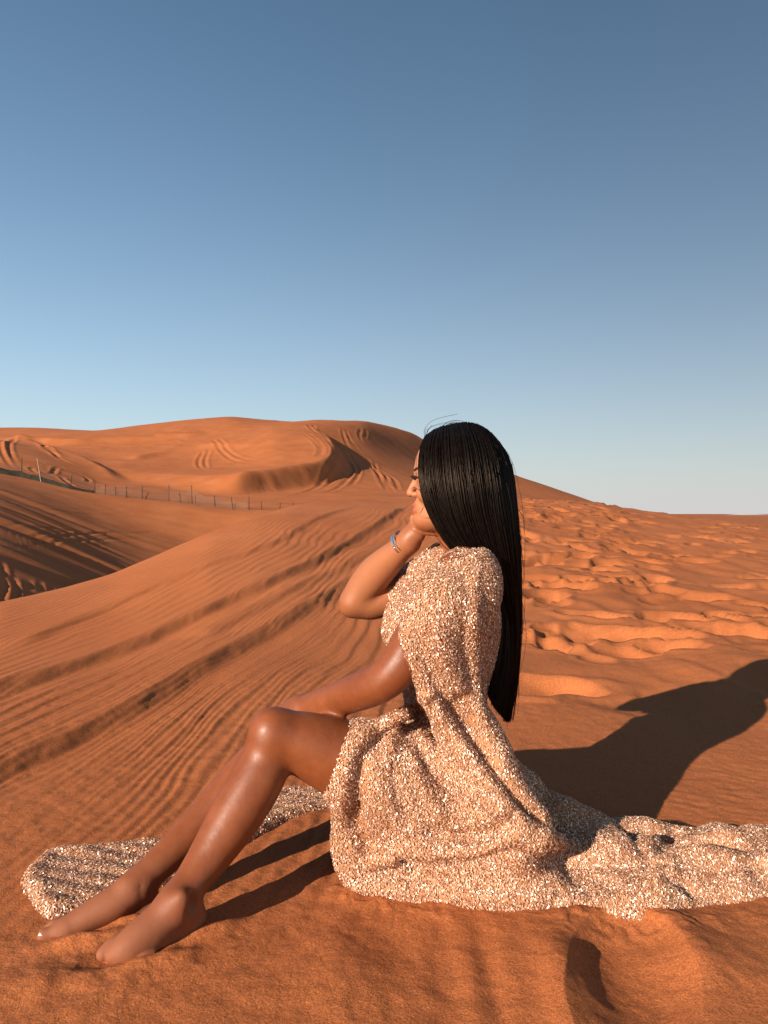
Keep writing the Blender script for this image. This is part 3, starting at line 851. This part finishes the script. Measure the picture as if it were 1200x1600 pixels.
    limb(f, [(225, 1432, 1.33, .020), (185, 1425, 1.315, .020), (130, 1446, 1.285, .017), (104, 1455, 1.270, .0165)], 0.014)
    limb(f, [(104, 1453, 1.268, .0150), (84, 1458, 1.262, .0125), (70, 1462, 1.258, .0120)], 0.007)   # big toe
    for j in range(4):
        limb(f, [(102 + 2 * j, 1444 - 4 * j, 1.296 + .017 * j, .0105 - .0008 * j), (84 + 3 * j, 1446 - 4 * j, 1.292 + .017 * j, .0092 - .0008 * j), (74 + 4 * j, 1454 - 5 * j, 1.290 + .017 * j, .0085 - .0008 * j)], 0.003)
    sculpt_head(f)
    hf = Field(f.lo, f.lo + f.h * (f.n - 1.5), f.h)
    sculpt_hand(hf); limb(hf, FOREARM, 0.010, n=50)
    f.comb(tuple(slice(0, min(a_, b_)) for a_, b_ in zip(f.a.shape, hf.a.shape)), hf.a[:f.a.shape[0], :f.a.shape[1], :f.a.shape[2]], 0.002, 'add')

def sculpt_head(f):
    f.ell(P(722, 737, 1.60), (.080, .071, .083), 0.02)                          # skull
    f.ell(P(694, 745, 1.60), (.058, .062, .078), 0.03)                          # face block
    f.chain(PP([(690, 800, 1.60), (672, 808, 1.60), (662, 811, 1.60)]), [.040, .030, .018], 0.02, w=W_, ws=[1.15, 1.1, 1.1])   # jaw
    f.chain(PP([(705, 785, 1.555), (685, 806, 1.567), (664, 814, 1.592)]), [.020, .018, .014], 0.02)   # jaw line, near side
    f.chain(PP([(705, 785, 1.645), (685, 806, 1.633), (664, 814, 1.608)]), [.020, .018, .014], 0.02)
    f.ell(P(659, 814, 1.60), (.0135, .020, .013), 0.012)                        # chin
    f.ell(P(670, 722, 1.60), (.022, .050, .034), 0.02)                          # forehead
    f.chain(PP([(658, 737, 1.568), (654, 736, 1.60), (658, 737, 1.632)]), [.007, .0065, .007], 0.012)  # brow ridge
    f.chain(PP([(652, 748, 1.60), (646, 758, 1.60), (641.5, 768, 1.60)]), [.0066, .0068, .0074], 0.009)  # bridge
    f.ell(P(641, 771.5, 1.60), (.0070, .0078, .0062), 0.006)                    # nose tip
    f.ell(P(647.5, 772.5, 1.589), (.0070, .0060, .0056), 0.005)                 # nostril wings
    f.ell(P(647.5, 772.5, 1.611), (.0070, .0060, .0056), 0.005)
    f.ell(P(666, 770, 1.562), (.020, .018, .018), 0.02)                         # cheek
    f.ell(P(666, 770, 1.638), (.020, .018, .018), 0.02)
    f.ell(P(656, 792, 1.60), (.0130, .026, .016), 0.014)                        # muzzle
    f.chain(PP([(653.5, 792.5, 1.578), (648.5, 790.3, 1.588), (646.6, 790.0, 1.60), (648.5, 790.3, 1.612), (653.5, 792.5, 1.622)]), [.0026, .0042, .0046, .0042, .0026], 0.003)  # upper lip
    f.chain(PP([(654, 795.5, 1.580), (649.5, 799.0, 1.589), (648.0, 799.8, 1.60), (649.5, 799.0, 1.611), (654, 795.5, 1.620)]), [.0028, .0048, .0053, .0048, .0028], 0.003)
    f.ell(P(658, 806, 1.60), (.006, .016, .004), 0.006, op='cut')
    f.ell(P(658, 750.5, 1.571), (.0105, .012, .0095), 0.004)                    # eyelid bulge
    f.ell(P(658, 750.5, 1.629), (.0105, .012, .0095), 0.004)
    f.ell(P(712, 757, 1.527), (.014, .008, .026), 0.006)                        # ears under the hair
    f.ell(P(712, 757, 1.673), (.014, .008, .026), 0.006)

KN = [(652, 822, 1.598), (649, 815, 1.614), (648, 811, 1.631), (650, 811, 1.647)]   # knuckles, little finger first
def sculpt_hand(f):
    f.chain(PP([(638, 847, 1.620), (642, 839, 1.620), (647, 829, 1.622), (650, 820, 1.625)]), [.0240, .0230, .0190, .0125], 0.012, w=(0.15, 1, 0.1), ws=[1.05, 1.25, 1.6, 1.9])
    f.ell(P(654, 836, 1.604), (.014, .013, .013), 0.012)                        # heel of the hand
    ln = [(.024, .018, .014), (.029, .021, .016), (.030, .023, .017), (.027, .020, .015)]
    for j, (kx, ky, kd) in enumerate(KN):
        r = [.0098, .0095, .0086, .0076][0] - (0.0012 if j == 0 else 0)
        a = P(kx, ky, kd); d0 = np.array([0.80, -0.03, -0.42]); d0 /= np.linalg.norm(d0)
        d1 = np.array([0.96, -0.06, -0.14]); d1 /= np.linalg.norm(d1); d2 = np.array([0.90, 0.02, 0.20]); d2 /= np.linalg.norm(d2)
        b = a + d0 * ln[j][0]; c = b + d1 * ln[j][1]; e = c + d2 * ln[j][2]
        f.chain(np.array([a, b, c, e]), [r * 1.08, r, r * .93, r * .8], 0.0025, smooth=False)
    # thumb leaves the side of the palm away from the camera and lies along the jaw
    f.chain(PP([(644, 838, 1.645), (652, 826, 1.660), (664, 816, 1.664), (678, 808, 1.660)]), [.0125, .0115, .0100, .0085], 0.008)

def build_body():
    f = Field((-.66, 1.08, -.76), (.30, 1.86, .16), 0.0032)
    sculpt_body(f)
    V, F = f.mesh(5)
    g = Field(P(618, 900, 1.60) - [0.02, .16, 0], P(800, 655, 1.60) + [0.02, .16, 0], 0.0019)
    sculpt_body(g)
    V2, F2 = g.mesh(4)
    g2 = Field((-.62, 1.11, -.735), (-.27, 1.37, -.60), 0.0019)
    sculpt_body(g2)
    extra = [(V2, F2, g), (*g2.mesh(3), g2)]
    for Vx, Fx, gx in extra:                              # finer skin replaces the coarse one inside its box
        lo = gx.lo + 0.006; hi = gx.lo + gx.h * (gx.n - 1) - 0.006
        keep = ~((V > lo) & (V < hi)).all(1)[F].all(1)
        V, F = compact(V, F[keep])
    for Vx, Fx, gx in extra:
        Vx, Fx = compact(Vx, Fx)
        F = np.concatenate([F, Fx + len(V)]); V = np.concatenate([V, Vx])
    body = child('body', V, F, SKIN)
    def blob(c, r): return np.exp(-(np.linalg.norm((V - c) / np.asarray(r), axis=1)) ** 4)
    lips = np.maximum(blob(P(647.5, 790.5, 1.60), (.0085, .024, .0052)), blob(P(649, 799.5, 1.60), (.0085, .022, .0066)))
    sunlit_skin = np.clip((V[:, 2] - (-.045)) / .04, 0, 1) * 0.75  # head lightened as if front-lit
    sunlit_skin = np.maximum(sunlit_skin, 0.55 * blob(P(600, 900, 1.66), (.14, .2, .14)))  # raised forearm gets the same painted sunlight
    foot = np.clip((-.585 - V[:, 2]) / .06, 0, 1) * (V[:, 0] < -.2) * 0.75
    attr(body.data, 'lips', lips); attr(body.data, 'face', sunlit_skin); attr(body.data, 'dust', foot)
    return f
body_field = build_body()

# lashes, brows, nail
def strip(px_list, rads, name, mat):
    pts = PP(px_list); c = curve3(np.c_[pts, rads], 14)
    V, F = tubes(c[None, :, :3], c[None, :, 3], 6)
    return child(name, V, F, mat)
strip([(664, 736, 1.556), (656, 732.5, 1.560), (650, 733, 1.572), (647, 735.5, 1.584)], [.0010, .0026, .0030, .0016], 'eyebrow', LASH)
strip([(664, 736, 1.644), (657, 732.5, 1.638), (651, 733.5, 1.626), (648, 736, 1.614)], [.0008, .0022, .0026, .0014], 'eyebrow', LASH)
def lashes(side):
    n = 26; cur = np.zeros((n, 6, 3)); rad = np.zeros((n, 6))
    for i in range(n):
        s = i / (n - 1)
        r0 = P(650.5 + 9 * s, 749.5 + 1.2 * s - 2.2 * math.sin(math.pi * s) * .5, 1.60 + side * (.024 + .017 * s - .004 * math.sin(math.pi * s)))
        L = .013 + .003 * math.sin(math.pi * min(1, s * 1.3))
        dirv = np.array([-0.9 + 0.5 * s, side * (0.1 + .75 * s), 0.0])
        for j in range(6):
            t = j / 5
            cur[i, j] = r0 + dirv * L * t + np.array([0, 0, 1]) * (L * (-0.25 * t + 0.75 * t * t))
        rad[i] = np.linspace(.0012, .0003, 6)
    V, F = tubes(cur, rad, 3)
    child('eyelashes', V, F, LASH)
lashes(-1); lashes(1)

def bracelet():
    c = P(631, 849.5, 1.630); ax_ = P(639, 846, 1.62) - P(610, 873, 1.66); ax_ /= np.linalg.norm(ax_)
    a = np.cross(ax_, [0, 1, 0]); a /= np.linalg.norm(a); b = np.cross(ax_, a)
    n = 64; prof = []
    ro, th, wd = 0.0278, 0.0018, 0.0048
    for off, w2 in ((-0.0042, .0031), (0.0040, .0022)):
        ring = [(-w2, 0), (-w2 * .8, th), (w2 * .8, th), (w2, 0), (w2 * .8, -th * .4), (-w2 * .8, -th * .4)]
        V = []
        for i in range(n):
            t = 2 * math.pi * i / n
            rad = a * math.cos(t) + b * math.sin(t)
            for (u_, v_) in ring:
                V.append(c + ax_ * (off + u_) + rad * (ro + v_))
        idx = np.arange(n * 6).reshape(n, 6); nx = np.roll(idx, -1, 0)
        F = np.stack([idx, np.roll(idx, -1, 1), np.roll(nx, -1, 1), nx], -1).reshape(-1, 4)
        prof.append((np.array(V), F))
    V = np.concatenate([prof[0][0], prof[1][0]]); F = np.concatenate([prof[0][1], prof[1][1] + len(prof[0][0])])
    # small screw heads round the band
    o = child('bracelet', V, F, GOLD, smooth=False)
    for i in range(10):
        t = 2 * math.pi * i / 10; rad = a * math.cos(t) + b * math.sin(t); tang = np.cross(ax_, rad)
        cc = c - ax_ * 0.0042 + rad * (ro + th)
        Vs = [cc + rad * .0006] + [cc + (ax_ * math.cos(q) + tang * math.sin(q)) * .0015 for q in np.linspace(0, 2 * math.pi, 9)[:-1]]
        Fs = [(0, 1 + k, 1 + (k + 1) % 8, 1 + (k + 1) % 8) for k in range(8)]
        me = bpy.data.meshes.new('screw_head'); me.from_pydata([list(v - OFF) for v in Vs], [], [(0, 1 + k, 1 + (k + 1) % 8) for k in range(8)])
        link('screw_head', me, GOLD, o)
bracelet()

def toenail():
    c = P(69, 1457.5, 1.2535); Vs = []; m_, n_ = 6, 5
    for i in range(m_):
        for j in range(n_):
            u_ = i / (m_ - 1) * 2 - 1; v_ = j / (n_ - 1) * 2 - 1
            Vs.append(c + np.array([0.0062 * u_, 0.0035 * v_ + 0.001 * u_, -0.0012 * u_ - .0030 * v_ * v_ - .0015 * v_ ]) * [1, 1.6, 1])
    Vs = np.array(Vs); idx = np.arange(m_ * n_).reshape(m_, n_)
    F = np.stack([idx[:-1, :-1], idx[1:, :-1], idx[1:, 1:], idx[:-1, 1:]], -1).reshape(-1, 4)
    o = child('toenail', Vs, F, NAIL)
    md = o.modifiers.new('s', 'SOLIDIFY'); md.thickness = 0.0012
toenail()

# ------------------------------------------------------------------ the gown
def gpx(pts):
    """pixels on the sand -> plan positions (flat sand where she sits)"""
    return np.array([((a - 600) / FPX * (G0 * -FPX / (b - 800)), G0 * -FPX / (b - 800)) for a, b in pts])

def build_dress():
    f = Field((-.74, 1.20, -.73), (1.02, 1.90, -.07), 0.0040)
    t = [(727, 1300, 1.575, .118, 1.42), (720, 1215, 1.575, .114, 1.44), (697, 1108, 1.575, .080, 1.46), (695, 1030, 1.575, .094, 1.44), (700, 965, 1.575, .102, 1.46), (716, 918, 1.585, .072, 1.75)]
    f.chain(PP(t), [a[3] for a in t], 0.02, w=W_, ws=[a[4] for a in t])
    f.ell(P(636, 985, 1.52), (.040, .045, .045), 0.04)                           # bust
    f.ell(P(636, 985, 1.63), (.040, .045, .045), 0.04)
    # shoulders and short cape sleeves
    limb(f, [(736, 897, 1.50, .054), (726, 912, 1.445, .060), (712, 938, 1.425, .064), (694, 972, 1.405, .062), (678, 1000, 1.400, .055)], 0.03)
    limb(f, [(700, 885, 1.70, .055), (690, 897, 1.745, .062), (660, 920, 1.74, .064), (640, 935, 1.735, .061)], 0.02)
    limb(f, [(645, 905, 1.68, .020), (625, 950, 1.64, .022), (612, 988, 1.62, .012)], 0.03)
    limb(f, [(662, 893, 1.60, .03), (690, 884, 1.60, .036), (720, 890, 1.60, .05)], 0.03)
    # cape falling from the near shoulder along the side to the train
    limb(f, [(726, 930, 1.44, .058), (714, 1000, 1.425, .052), (706, 1080, 1.42, .048), (738, 1160, 1.405, .056), (772, 1235, 1.385, .058), (815, 1300, 1.37, .050)], 0.035)
    limb(f, [(690, 945, 1.385, .055), (671, 982, 1.365, .0480), (682, 1035, 1.375, .042), (702, 1095, 1.39, .040)], 0.02)
    # skirt over hip and near thigh
    limb(f, [(735, 1285, 1.49, .112), (660, 1240, 1.465, .102), (600, 1212, 1.445, .093), (566, 1197, 1.432, .082)], 0.03)
    limb(f, [(562, 1190, 1.450, .055), (556, 1260, 1.435, .036), (560, 1330, 1.43, .032), (575, 1370, 1.435, .028)], 0.035)
    limb(f, [(575, 1368, 1.44, .030), (650, 1372, 1.425, .034), (740, 1378, 1.41, .042), (830, 1378, 1.40, .046)], 0.04)
    limb(f, [(620, 1300, 1.445, .05), (700, 1310, 1.43, .062), (790, 1320, 1.42, .066)], 0.05)
    limb(f, [(800, 1260, 1.60, .08), (830, 1300, 1.60, .06), (870, 1310, 1.56, .04)], 0.04)
    # train spreading over the sand to the right
    hem = gpx([(548, 1392), (600, 1407), (700, 1417), (800, 1427), (900, 1424), (960, 1433), (1050, 1438), (1110, 1420), (1190, 1408), (1300, 1400), (1420, 1390)])
    back = np.array([(1.00, 1.62), (0.80, 1.66), (0.66, 1.66), (0.56, 1.68), (0.46, 1.67), (0.40, 1.74), (0.25, 1.76), (0.12, 1.70), (0.0, 1.55), (-.06, 1.47)])
    poly = np.concatenate([hem, back])
    def train(X, Y, d):
        edge = 1 - np.exp(-np.maximum(d, 0) / 0.018)
        s = X
        warp = 0.05 * fbm(X * 5, Y * 5, 201, 2)
        folds = np.sin((Y * 1.0 - 0.20 * X + warp) * 2 * math.pi / 0.105) * 0.009 + np.sin((X * 0.8 + Y * 0.9 + 2 * warp) * 2 * math.pi / 0.21 + 1) * 0.008
        mound = 0.030 * np.exp(-((Y - (1.50 + 0.02 * np.sin(X * 9))) / 0.12) ** 2) + 0.05 * np.exp(-((X - 0.34) / .16) ** 2 - ((Y - 1.56) / .13) ** 2)
        h = 0.016 + mound + np.maximum(folds, -0.012) + 0.008 * fbm(X * 14, Y * 14, 203, 2)
        return np.where(d > -0.012, G0 - 0.006 + (h + 0.010) * edge, G0 - 0.05) - np.where(d < 0, 0.03 * np.minimum(-d / 0.012, 1), 0)
    f.height(poly, G0 + 0.15, 0.03, train)
    # the panel lying under and beyond the legs
    pan = gpx([(33, 1380), (40, 1365), (62, 1348), (68, 1338), (150, 1330), (240, 1320), (320, 1292), (420, 1248), (470, 1229), (520, 1222), (600, 1222), (600, 1262), (520, 1262), (450, 1284), (380, 1322), (300, 1362), (200, 1408), (75, 1434), (55, 1415)])
    def panel(X, Y, d):
        edge = 1 - np.exp(-np.maximum(d, 0) / 0.006)
        h = 0.013 + 0.004 * np.exp(-((d - 0.018) / 0.012) ** 2) + 0.004 * fbm(X * 22, Y * 22, 205, 2) + 0.002 * np.sin((Y * 1.3 + X * .4) * 2 * math.pi / 0.06)
        return np.where(d > -0.008, G0 - 0.004 + (h + .006) * edge, G0 - 0.05) - np.where(d < 0, 0.03 * np.minimum(-d / 0.008, 1), 0)
    f.height(pan, G0 + 0.05, 0.01, panel)

    def ridge(pix, r, k=0.012, out=0.0):
        p = f.hit(densify(pix, 3 * len(pix)))
        p = p - out * (p / np.linalg.norm(p, axis=1, keepdims=True))
        rr = np.full(len(p), r); rr[0] *= 0.6; rr[-1] *= 0.6
        f.chain(p, rr, k, smooth=False)
    def groove(pix, r, k=0.012):
        p = f.hit(densify(pix, 3 * len(pix)))
        p = p - 0.35 * r * (p / np.linalg.norm(p, axis=1, keepdims=True))
        rr = np.full(len(p), r); rr[0] *= 0.4; rr[-1] *= 0.4
        f.chain(p, rr, k, smooth=False, op='cut')
    # cape edge and folds
    groove([(650, 985), (670, 1040), (698, 1090), (730, 1140), (765, 1195)], .017, .014)
    groove([(700, 1090), (735, 1140), (770, 1190), (810, 1245), (850, 1290)], .022, .018)
    ridge([(634, 975), (642, 1012), (656, 1050), (674, 1095), (702, 1140), (737, 1190), (768, 1232), (800, 1275), (840, 1305), (890, 1322)], .013, .012)
    ridge([(655, 985), (680, 1040), (705, 1085), (735, 1125)], .009, .012)
    ridge([(742, 900), (737, 960), (738, 1040), (745, 1100), (768, 1170), (805, 1235), (860, 1285)], .008, .016)
    # skirt rim and folds radiating from the waist
    groove([(606, 1140), (572, 1175), (558, 1240), (563, 1300), (586, 1335)], .020, .016)
    ridge([(628, 1120), (590, 1136), (558, 1160), (541, 1195), (533, 1250), (531, 1310), (538, 1355), (556, 1384)], .012, .012)
    ridge([(622, 1122), (613, 1145), (609, 1175), (611, 1205)], .008, .010)
    ridge([(640, 1116), (655, 1150), (690, 1195), (735, 1235), (785, 1270)], .010, .014)
    groove([(632, 1125), (642, 1160), (672, 1205), (715, 1245), (760, 1275)], .009, .012)
    ridge([(632, 1125), (640, 1170), (660, 1230), (690, 1275)], .006, .014)
    groove([(614, 1180), (620, 1230), (640, 1290)], .007, .014)
    ridge([(600, 1134), (625, 1120), (650, 1100), (672, 1082)], .010, .010)
    groove([(596, 1146), (625, 1132), (655, 1112)], .006, .008)
    groove([(660, 1305), (720, 1312), (770, 1305), (800, 1285)], .015, .018)
    ridge([(590, 1345), (640, 1328), (700, 1333), (760, 1328), (805, 1305)], .011, .014)
    groove([(690, 1345), (750, 1345), (800, 1325)], .009, .012)
    ridge([(580, 1348), (612, 1340), (632, 1362)], .009, .010); groove([(590, 1362), (615, 1358), (640, 1380)], .008, .010)
    ridge([(560, 1388), (640, 1390), (740, 1400), (860, 1405)], .008, .016)
    groove([(620, 1352), (640, 1345), (650, 1362)], .009, .01)
    groove([(800, 1330), (870, 1350), (950, 1352), (1040, 1348)], .010, .014)
    groove([(960, 1290), (990, 1310), (1000, 1330)], .010, .014); groove([(1060, 1285), (1050, 1310), (1030, 1330)], .012, .016)
    groove([(1040, 1370), (1070, 1385), (1080, 1400)], .012, .012); groove([(1100, 1360), (1150, 1355), (1200, 1352)], .009, .010)
    groove([(820, 1195), (850, 1225), (880, 1245)], .015, .02)
    # drape wrinkle noise
    V, F = f.mesh(2)
    kp = V[F].mean(1)[:, 2] > G0 - 0.012
    V, F = compact(V, F[kp])
    A_ = V[F]; fn = np.cross(A_[:, 2] - A_[:, 0], A_[:, 3] - A_[:, 1]); vn = np.zeros_like(V)
    for q_ in range(4):
        for d_ in range(3): vn[:, d_] += np.bincount(F[:, q_], fn[:, d_], minlength=len(V))
    vn /= np.linalg.norm(vn, axis=1, keepdims=True) + 1e-12
    low = sstep(-.50, -.60, V[:, 2]) * np.where(V[:, 0] < -.12, -.35, 1)
    a_ = fbm(V[:, 0] * 26 + V[:, 2] * 9, V[:, 1] * 20 - V[:, 2] * 7, 211, 3); b_ = fbm(V[:, 0] * 11 + V[:, 1] * 6, V[:, 2] * 16 + V[:, 1] * 9, 215, 3)
    V = V + vn * (0.0045 * (0.5 - np.abs(a_)) * (0.35 + .65 * low) + 0.0060 * (0.4 - np.abs(b_)) * (0.35 + .65 * low))[:, None]
    d = child('dress', V, F, CLOTH)
    return d, V, F, f
dress, DV, DF, dress_field = build_dress()

def sequins():
    A = DV[DF[:, 0]]; B = DV[DF[:, 1]]; C = DV[DF[:, 2]]; D = DV[DF[:, 3]]
    nr = np.cross(C - A, D - B); area = np.linalg.norm(nr, axis=1) / 2; nr /= np.linalg.norm(nr, axis=1, keepdims=True) + 1e-12
    cen = (A + B + C + D) / 4
    wgt = area * (cen[:, 2] > G0 - 0.004)
    # a sheerer band along the cape, with fewer sequins
    band = np.concatenate([dress_field.hit(densify([(720, 1090), (755, 1160), (800, 1240), (860, 1295)], 14)), dress_field.hit(densify([(570, 1200), (566, 1290), (585, 1345)], 12))])
    bd = np.min(np.linalg.norm(cen[:, None, :] - band[None, ::2], axis=2), axis=1) if len(cen) < 400000 else np.full(len(cen), 1)
    wgt = wgt * np.where(bd < 0.016, 0.35, 1.0)
    n = int(min(200000, wgt.sum() * 170000))
    cs = np.cumsum(wgt); pick = np.searchsorted(cs, rng.random(n) * cs[-1])
    u = rng.random((n, 1)); v = rng.random((n, 1))
    p = (A[pick] * (1 - u) + B[pick] * u) * (1 - v) + (D[pick] * (1 - u) + C[pick] * u) * v
    N_ = nr[pick]
    N_ = N_ + rng.normal(0, 0.29, (n, 3)); N_ /= np.linalg.norm(N_, axis=1, keepdims=True)
    t = np.tile(np.array([0.1, 0.0, -1.0]), (n, 1)) + rng.normal(0, 0.55, (n, 3))
    t -= (t * N_).sum(1, keepdims=True) * N_; t /= np.linalg.norm(t, axis=1, keepdims=True)
    b = np.cross(N_, t)
    L = rng.uniform(.0015, .0026, (n, 1)); Wd = rng.uniform(.0009, .0014, (n, 1))
    c = p + nr[pick] * rng.uniform(.0012, .0034, (n, 1))
    cup = N_ * 0.0007
    V = np.stack([c - t * L, c + b * Wd + cup, c + t * L, c - b * Wd + cup], 1).reshape(-1, 3)
    i = np.arange(n)[:, None] * 4
    F = np.concatenate([i + np.array([[0, 1, 2]]), i + np.array([[0, 2, 3]])])
    child('sequins', V, F, SEQ, dress, smooth=False, kind='stuff')
sequins()

# ------------------------------------------------------------------ hair
def hair():
    G = [
     [(666, 684, 1.598), (658, 700, 1.560), (654, 728, 1.532), (657, 760, 1.520), (668, 797, 1.514), (687, 831, 1.512), (710, 862, 1.512), (742, 886, 1.520), (768, 908, 1.545), (778, 955, 1.555), (768, 1020, 1.535), (756, 1072, 1.525)],
     [(682, 673, 1.598), (675, 694, 1.550), (674, 742, 1.512), (685, 795, 1.503), (708, 842, 1.503), (742, 880, 1.515), (770, 910, 1.545), (783, 960, 1.560), (777, 1030, 1.545), (766, 1092, 1.535)],
     [(706, 665, 1.598), (708, 688, 1.540), (713, 740, 1.502), (722, 798, 1.494), (741, 850, 1.502), (768, 890, 1.525), (786, 930, 1.555), (792, 995, 1.570), (788, 1055, 1.565), (777, 1110, 1.555)],
     [(735, 663, 1.598), (748, 690, 1.545), (758, 740, 1.510), (766, 800, 1.505), (777, 850, 1.515), (789, 900, 1.540), (798, 960, 1.570), (800, 1020, 1.600), (796, 1080, 1.615), (790, 1124, 1.62)],
     [(758, 673, 1.600), (781, 704, 1.570), (792, 750, 1.555), (798, 800, 1.550), (803, 850, 1.553), (806, 900, 1.565), (808, 960, 1.585), (806, 1020, 1.610), (800, 1080, 1.62), (792, 1128, 1.625)],
     [(764, 678, 1.605), (789, 712, 1.610), (799, 760, 1.612), (804, 820, 1.620), (808, 900, 1.640), (808, 960, 1.655), (806, 1020, 1.665), (800, 1080, 1.66), (793, 1126, 1.65)],
     [(735, 664, 1.602), (748, 690, 1.660), (758, 740, 1.695), (772, 820, 1.70), (790, 900, 1.70), (800, 960, 1.70), (803, 1020, 1.695), (798, 1080, 1.68), (792, 1118, 1.67)],
     [(690, 671, 1.602), (686, 695, 1.655), (690, 745, 1.690), (702, 800, 1.70), (732, 860, 1.70), (772, 900, 1.70), (795, 960, 1.70), (798, 1020, 1.695), (795, 1075, 1.68), (790, 1108, 1.67)],
     [(666, 684, 1.602), (662, 702, 1.640), (664, 740, 1.668), (676, 790, 1.685), (700, 840, 1.695), (740, 885, 1.70), (778, 915, 1.70), (794, 970, 1.70), (796, 1030, 1.69), (790, 1090, 1.67)]]
    M = 44
    guides = np.array([curve3(PP(g), M) for g in G])
    def at(s):                                          # s in 0..8, arrays
        return nspline(np.arange(len(G)), guides.reshape(len(G), -1), s).reshape(len(s), M, 3)
    S = np.linspace(0, len(G) - 1, 120)
    sh = at(S)
    axis = np.array([P(722, 742, 1.60)[0], 1.605])
    du = np.gradient(sh, axis=0); dv = np.gradient(sh, axis=1)
    nrm = np.cross(dv, du); nrm /= np.linalg.norm(nrm, axis=2, keepdims=True) + 1e-9
    cen = sh.mean(axis=(0,), keepdims=True)
    sgn = np.sign(((sh - cen) * nrm).sum(2, keepdims=True)); flip = np.sign(sgn.mean())
    nrm = nrm * flip
    inner = sh - nrm * 0.004
    idx = np.arange(120 * M).reshape(120, M)
    F = np.stack([idx[:-1, :-1], idx[1:, :-1], idx[1:, 1:], idx[:-1, 1:]], -1).reshape(-1, 4)
    base = child('hair', inner.reshape(-1, 3), F, HAIR)
    # strands
    n = 2700
    s = rng.random(n) * (len(G) - 1); s[: n // 2] = rng.random(n // 2) * 4.6
    s = np.sort(s)
    clump = np.round(s * 16) / 16; s = np.clip(s * 0.72 + clump * 0.28, 0, len(G) - 1)
    cur = at(s)
    nn = np.stack([np.stack([np.interp(s, S, nrm[:, m, d]) for d in range(3)], -1) for m in range(M)], 1)
    tt = np.linspace(0, 1, M)[None, :, None]
    off = rng.uniform(-0.003, 0.0035, (n, 1, 1)) + 0.0018 * np.sin(tt * rng.uniform(3, 9, (n, 1, 1)) + rng.random((n, 1, 1)) * 6)
    cur = cur + nn * off
    jit = rng.normal(0, 1, (n, 1, 3)) * np.array([1.0, 1.0, 0.2])
    cur = cur + jit * 0.0032 * tt ** 1.5
    Lf = 1 - np.abs(rng.normal(0, 0.03, n)) - 0.10 * rng.random(n) ** 3
    Lf = np.clip(Lf + 0.015, 0.85, 1.02)
    # trim each strand to its own length
    q = np.linspace(0, 1, 23)
    out = np.empty((n, 23, 3))
    ti = np.linspace(0, 1, M)
    for d in range(3):
        for i in range(n):
            out[i, :, d] = np.interp(q * Lf[i], ti, cur[i, :, d])
    rad = (rng.uniform(.0006, .0013, (n, 1)) * np.ones((1, 23))) * np.r_[np.ones(18), np.linspace(1, .25, 5)][None]
    nf = 170                                            # loose strands lifting off the surface
    pk = rng.integers(0, n, nf); lo_ = out[pk].copy(); q30 = np.linspace(0, 1, 23)
    wv_ = np.exp(-((q30[None] - rng.uniform(.1, 1.0, (nf, 1))) / rng.uniform(.06, .25, (nf, 1))) ** 2)[..., None]
    nk = np.stack([np.stack([np.interp(q30, ti, nn[i, :, d]) for d in range(3)], -1) for i in pk])
    lo_ += (nk * rng.uniform(.002, .010, (nf, 1, 1)) + rng.normal(0, .005, (nf, 1, 3))) * wv_
    out = np.concatenate([out, lo_]); rad = np.concatenate([rad, np.full((nf, 23), .00042)])
    V1, F1 = tubes(out, rad, 3)
    child('hair_strands', V1, F1, HAIR, base, kind='stuff')
    # flyaways
    fl = [[(666, 688, 1.60), (663, 672, 1.59), (672, 660, 1.59), (692, 652, 1.59), (715, 647, 1.59)], [(668, 685, 1.60), (668, 672, 1.60), (680, 664, 1.60), (700, 660, 1.60), (716, 661, 1.60)],
          [(690, 672, 1.60), (700, 663, 1.60), (712, 659, 1.60), (724, 664, 1.60)], [(672, 684, 1.60), (676, 672, 1.61), (690, 666, 1.61)], [(684, 674, 1.59), (696, 662, 1.59), (714, 657, 1.59), (735, 662, 1.59), (760, 672, 1.59)],
          [(667, 682, 1.58), (664, 676, 1.58), (666, 668, 1.58)], [(806, 960, 1.60), (812, 975, 1.60), (822, 985, 1.60), (830, 988, 1.60)], [(806, 965, 1.61), (814, 985, 1.61), (824, 998, 1.61)], [(806, 975, 1.60), (810, 995, 1.60), (818, 1010, 1.60)],
          [(806, 955, 1.60), (815, 980, 1.60), (826, 992, 1.60)], [(805, 985, 1.62), (808, 1005, 1.62), (813, 1022, 1.62)], [(803, 790, 1.56), (815, 805, 1.56), (818, 825, 1.56), (812, 845, 1.56)], [(800, 720, 1.58), (800, 735, 1.58), (796, 725, 1.58)],
          [(653, 765, 1.52), (647, 762, 1.55), (641, 764, 1.58)], [(662, 792, 1.515), (657, 800, 1.53), (650, 801, 1.56)], [(793, 1080, 1.63), (796, 1105, 1.63), (801, 1125, 1.63)], [(788, 1100, 1.62), (790, 1120, 1.62), (793, 1138, 1.62)],
          [(780, 700, 1.57), (794, 722, 1.57), (799, 745, 1.57)], [(674, 827, 1.512), (690, 850, 1.508), (712, 868, 1.508), (740, 880, 1.51)], [(760, 670, 1.58), (778, 690, 1.575), (792, 725, 1.57)]]
    cc = np.array([curve3(PP(g), 16) for g in fl]); cc2 = cc + rng.normal(0, .0025, (len(fl), 1, 3)) * np.linspace(0, 1, 16)[None, :, None]
    cc = np.concatenate([cc, cc2]); rr = np.full((len(cc), 16), .00045) * np.linspace(1, .4, 16)[None]
    V2, F2 = tubes(cc, rr, 3)
    child('flyaway_hairs', V2, F2, HAIR, base, kind='stuff')
hair()
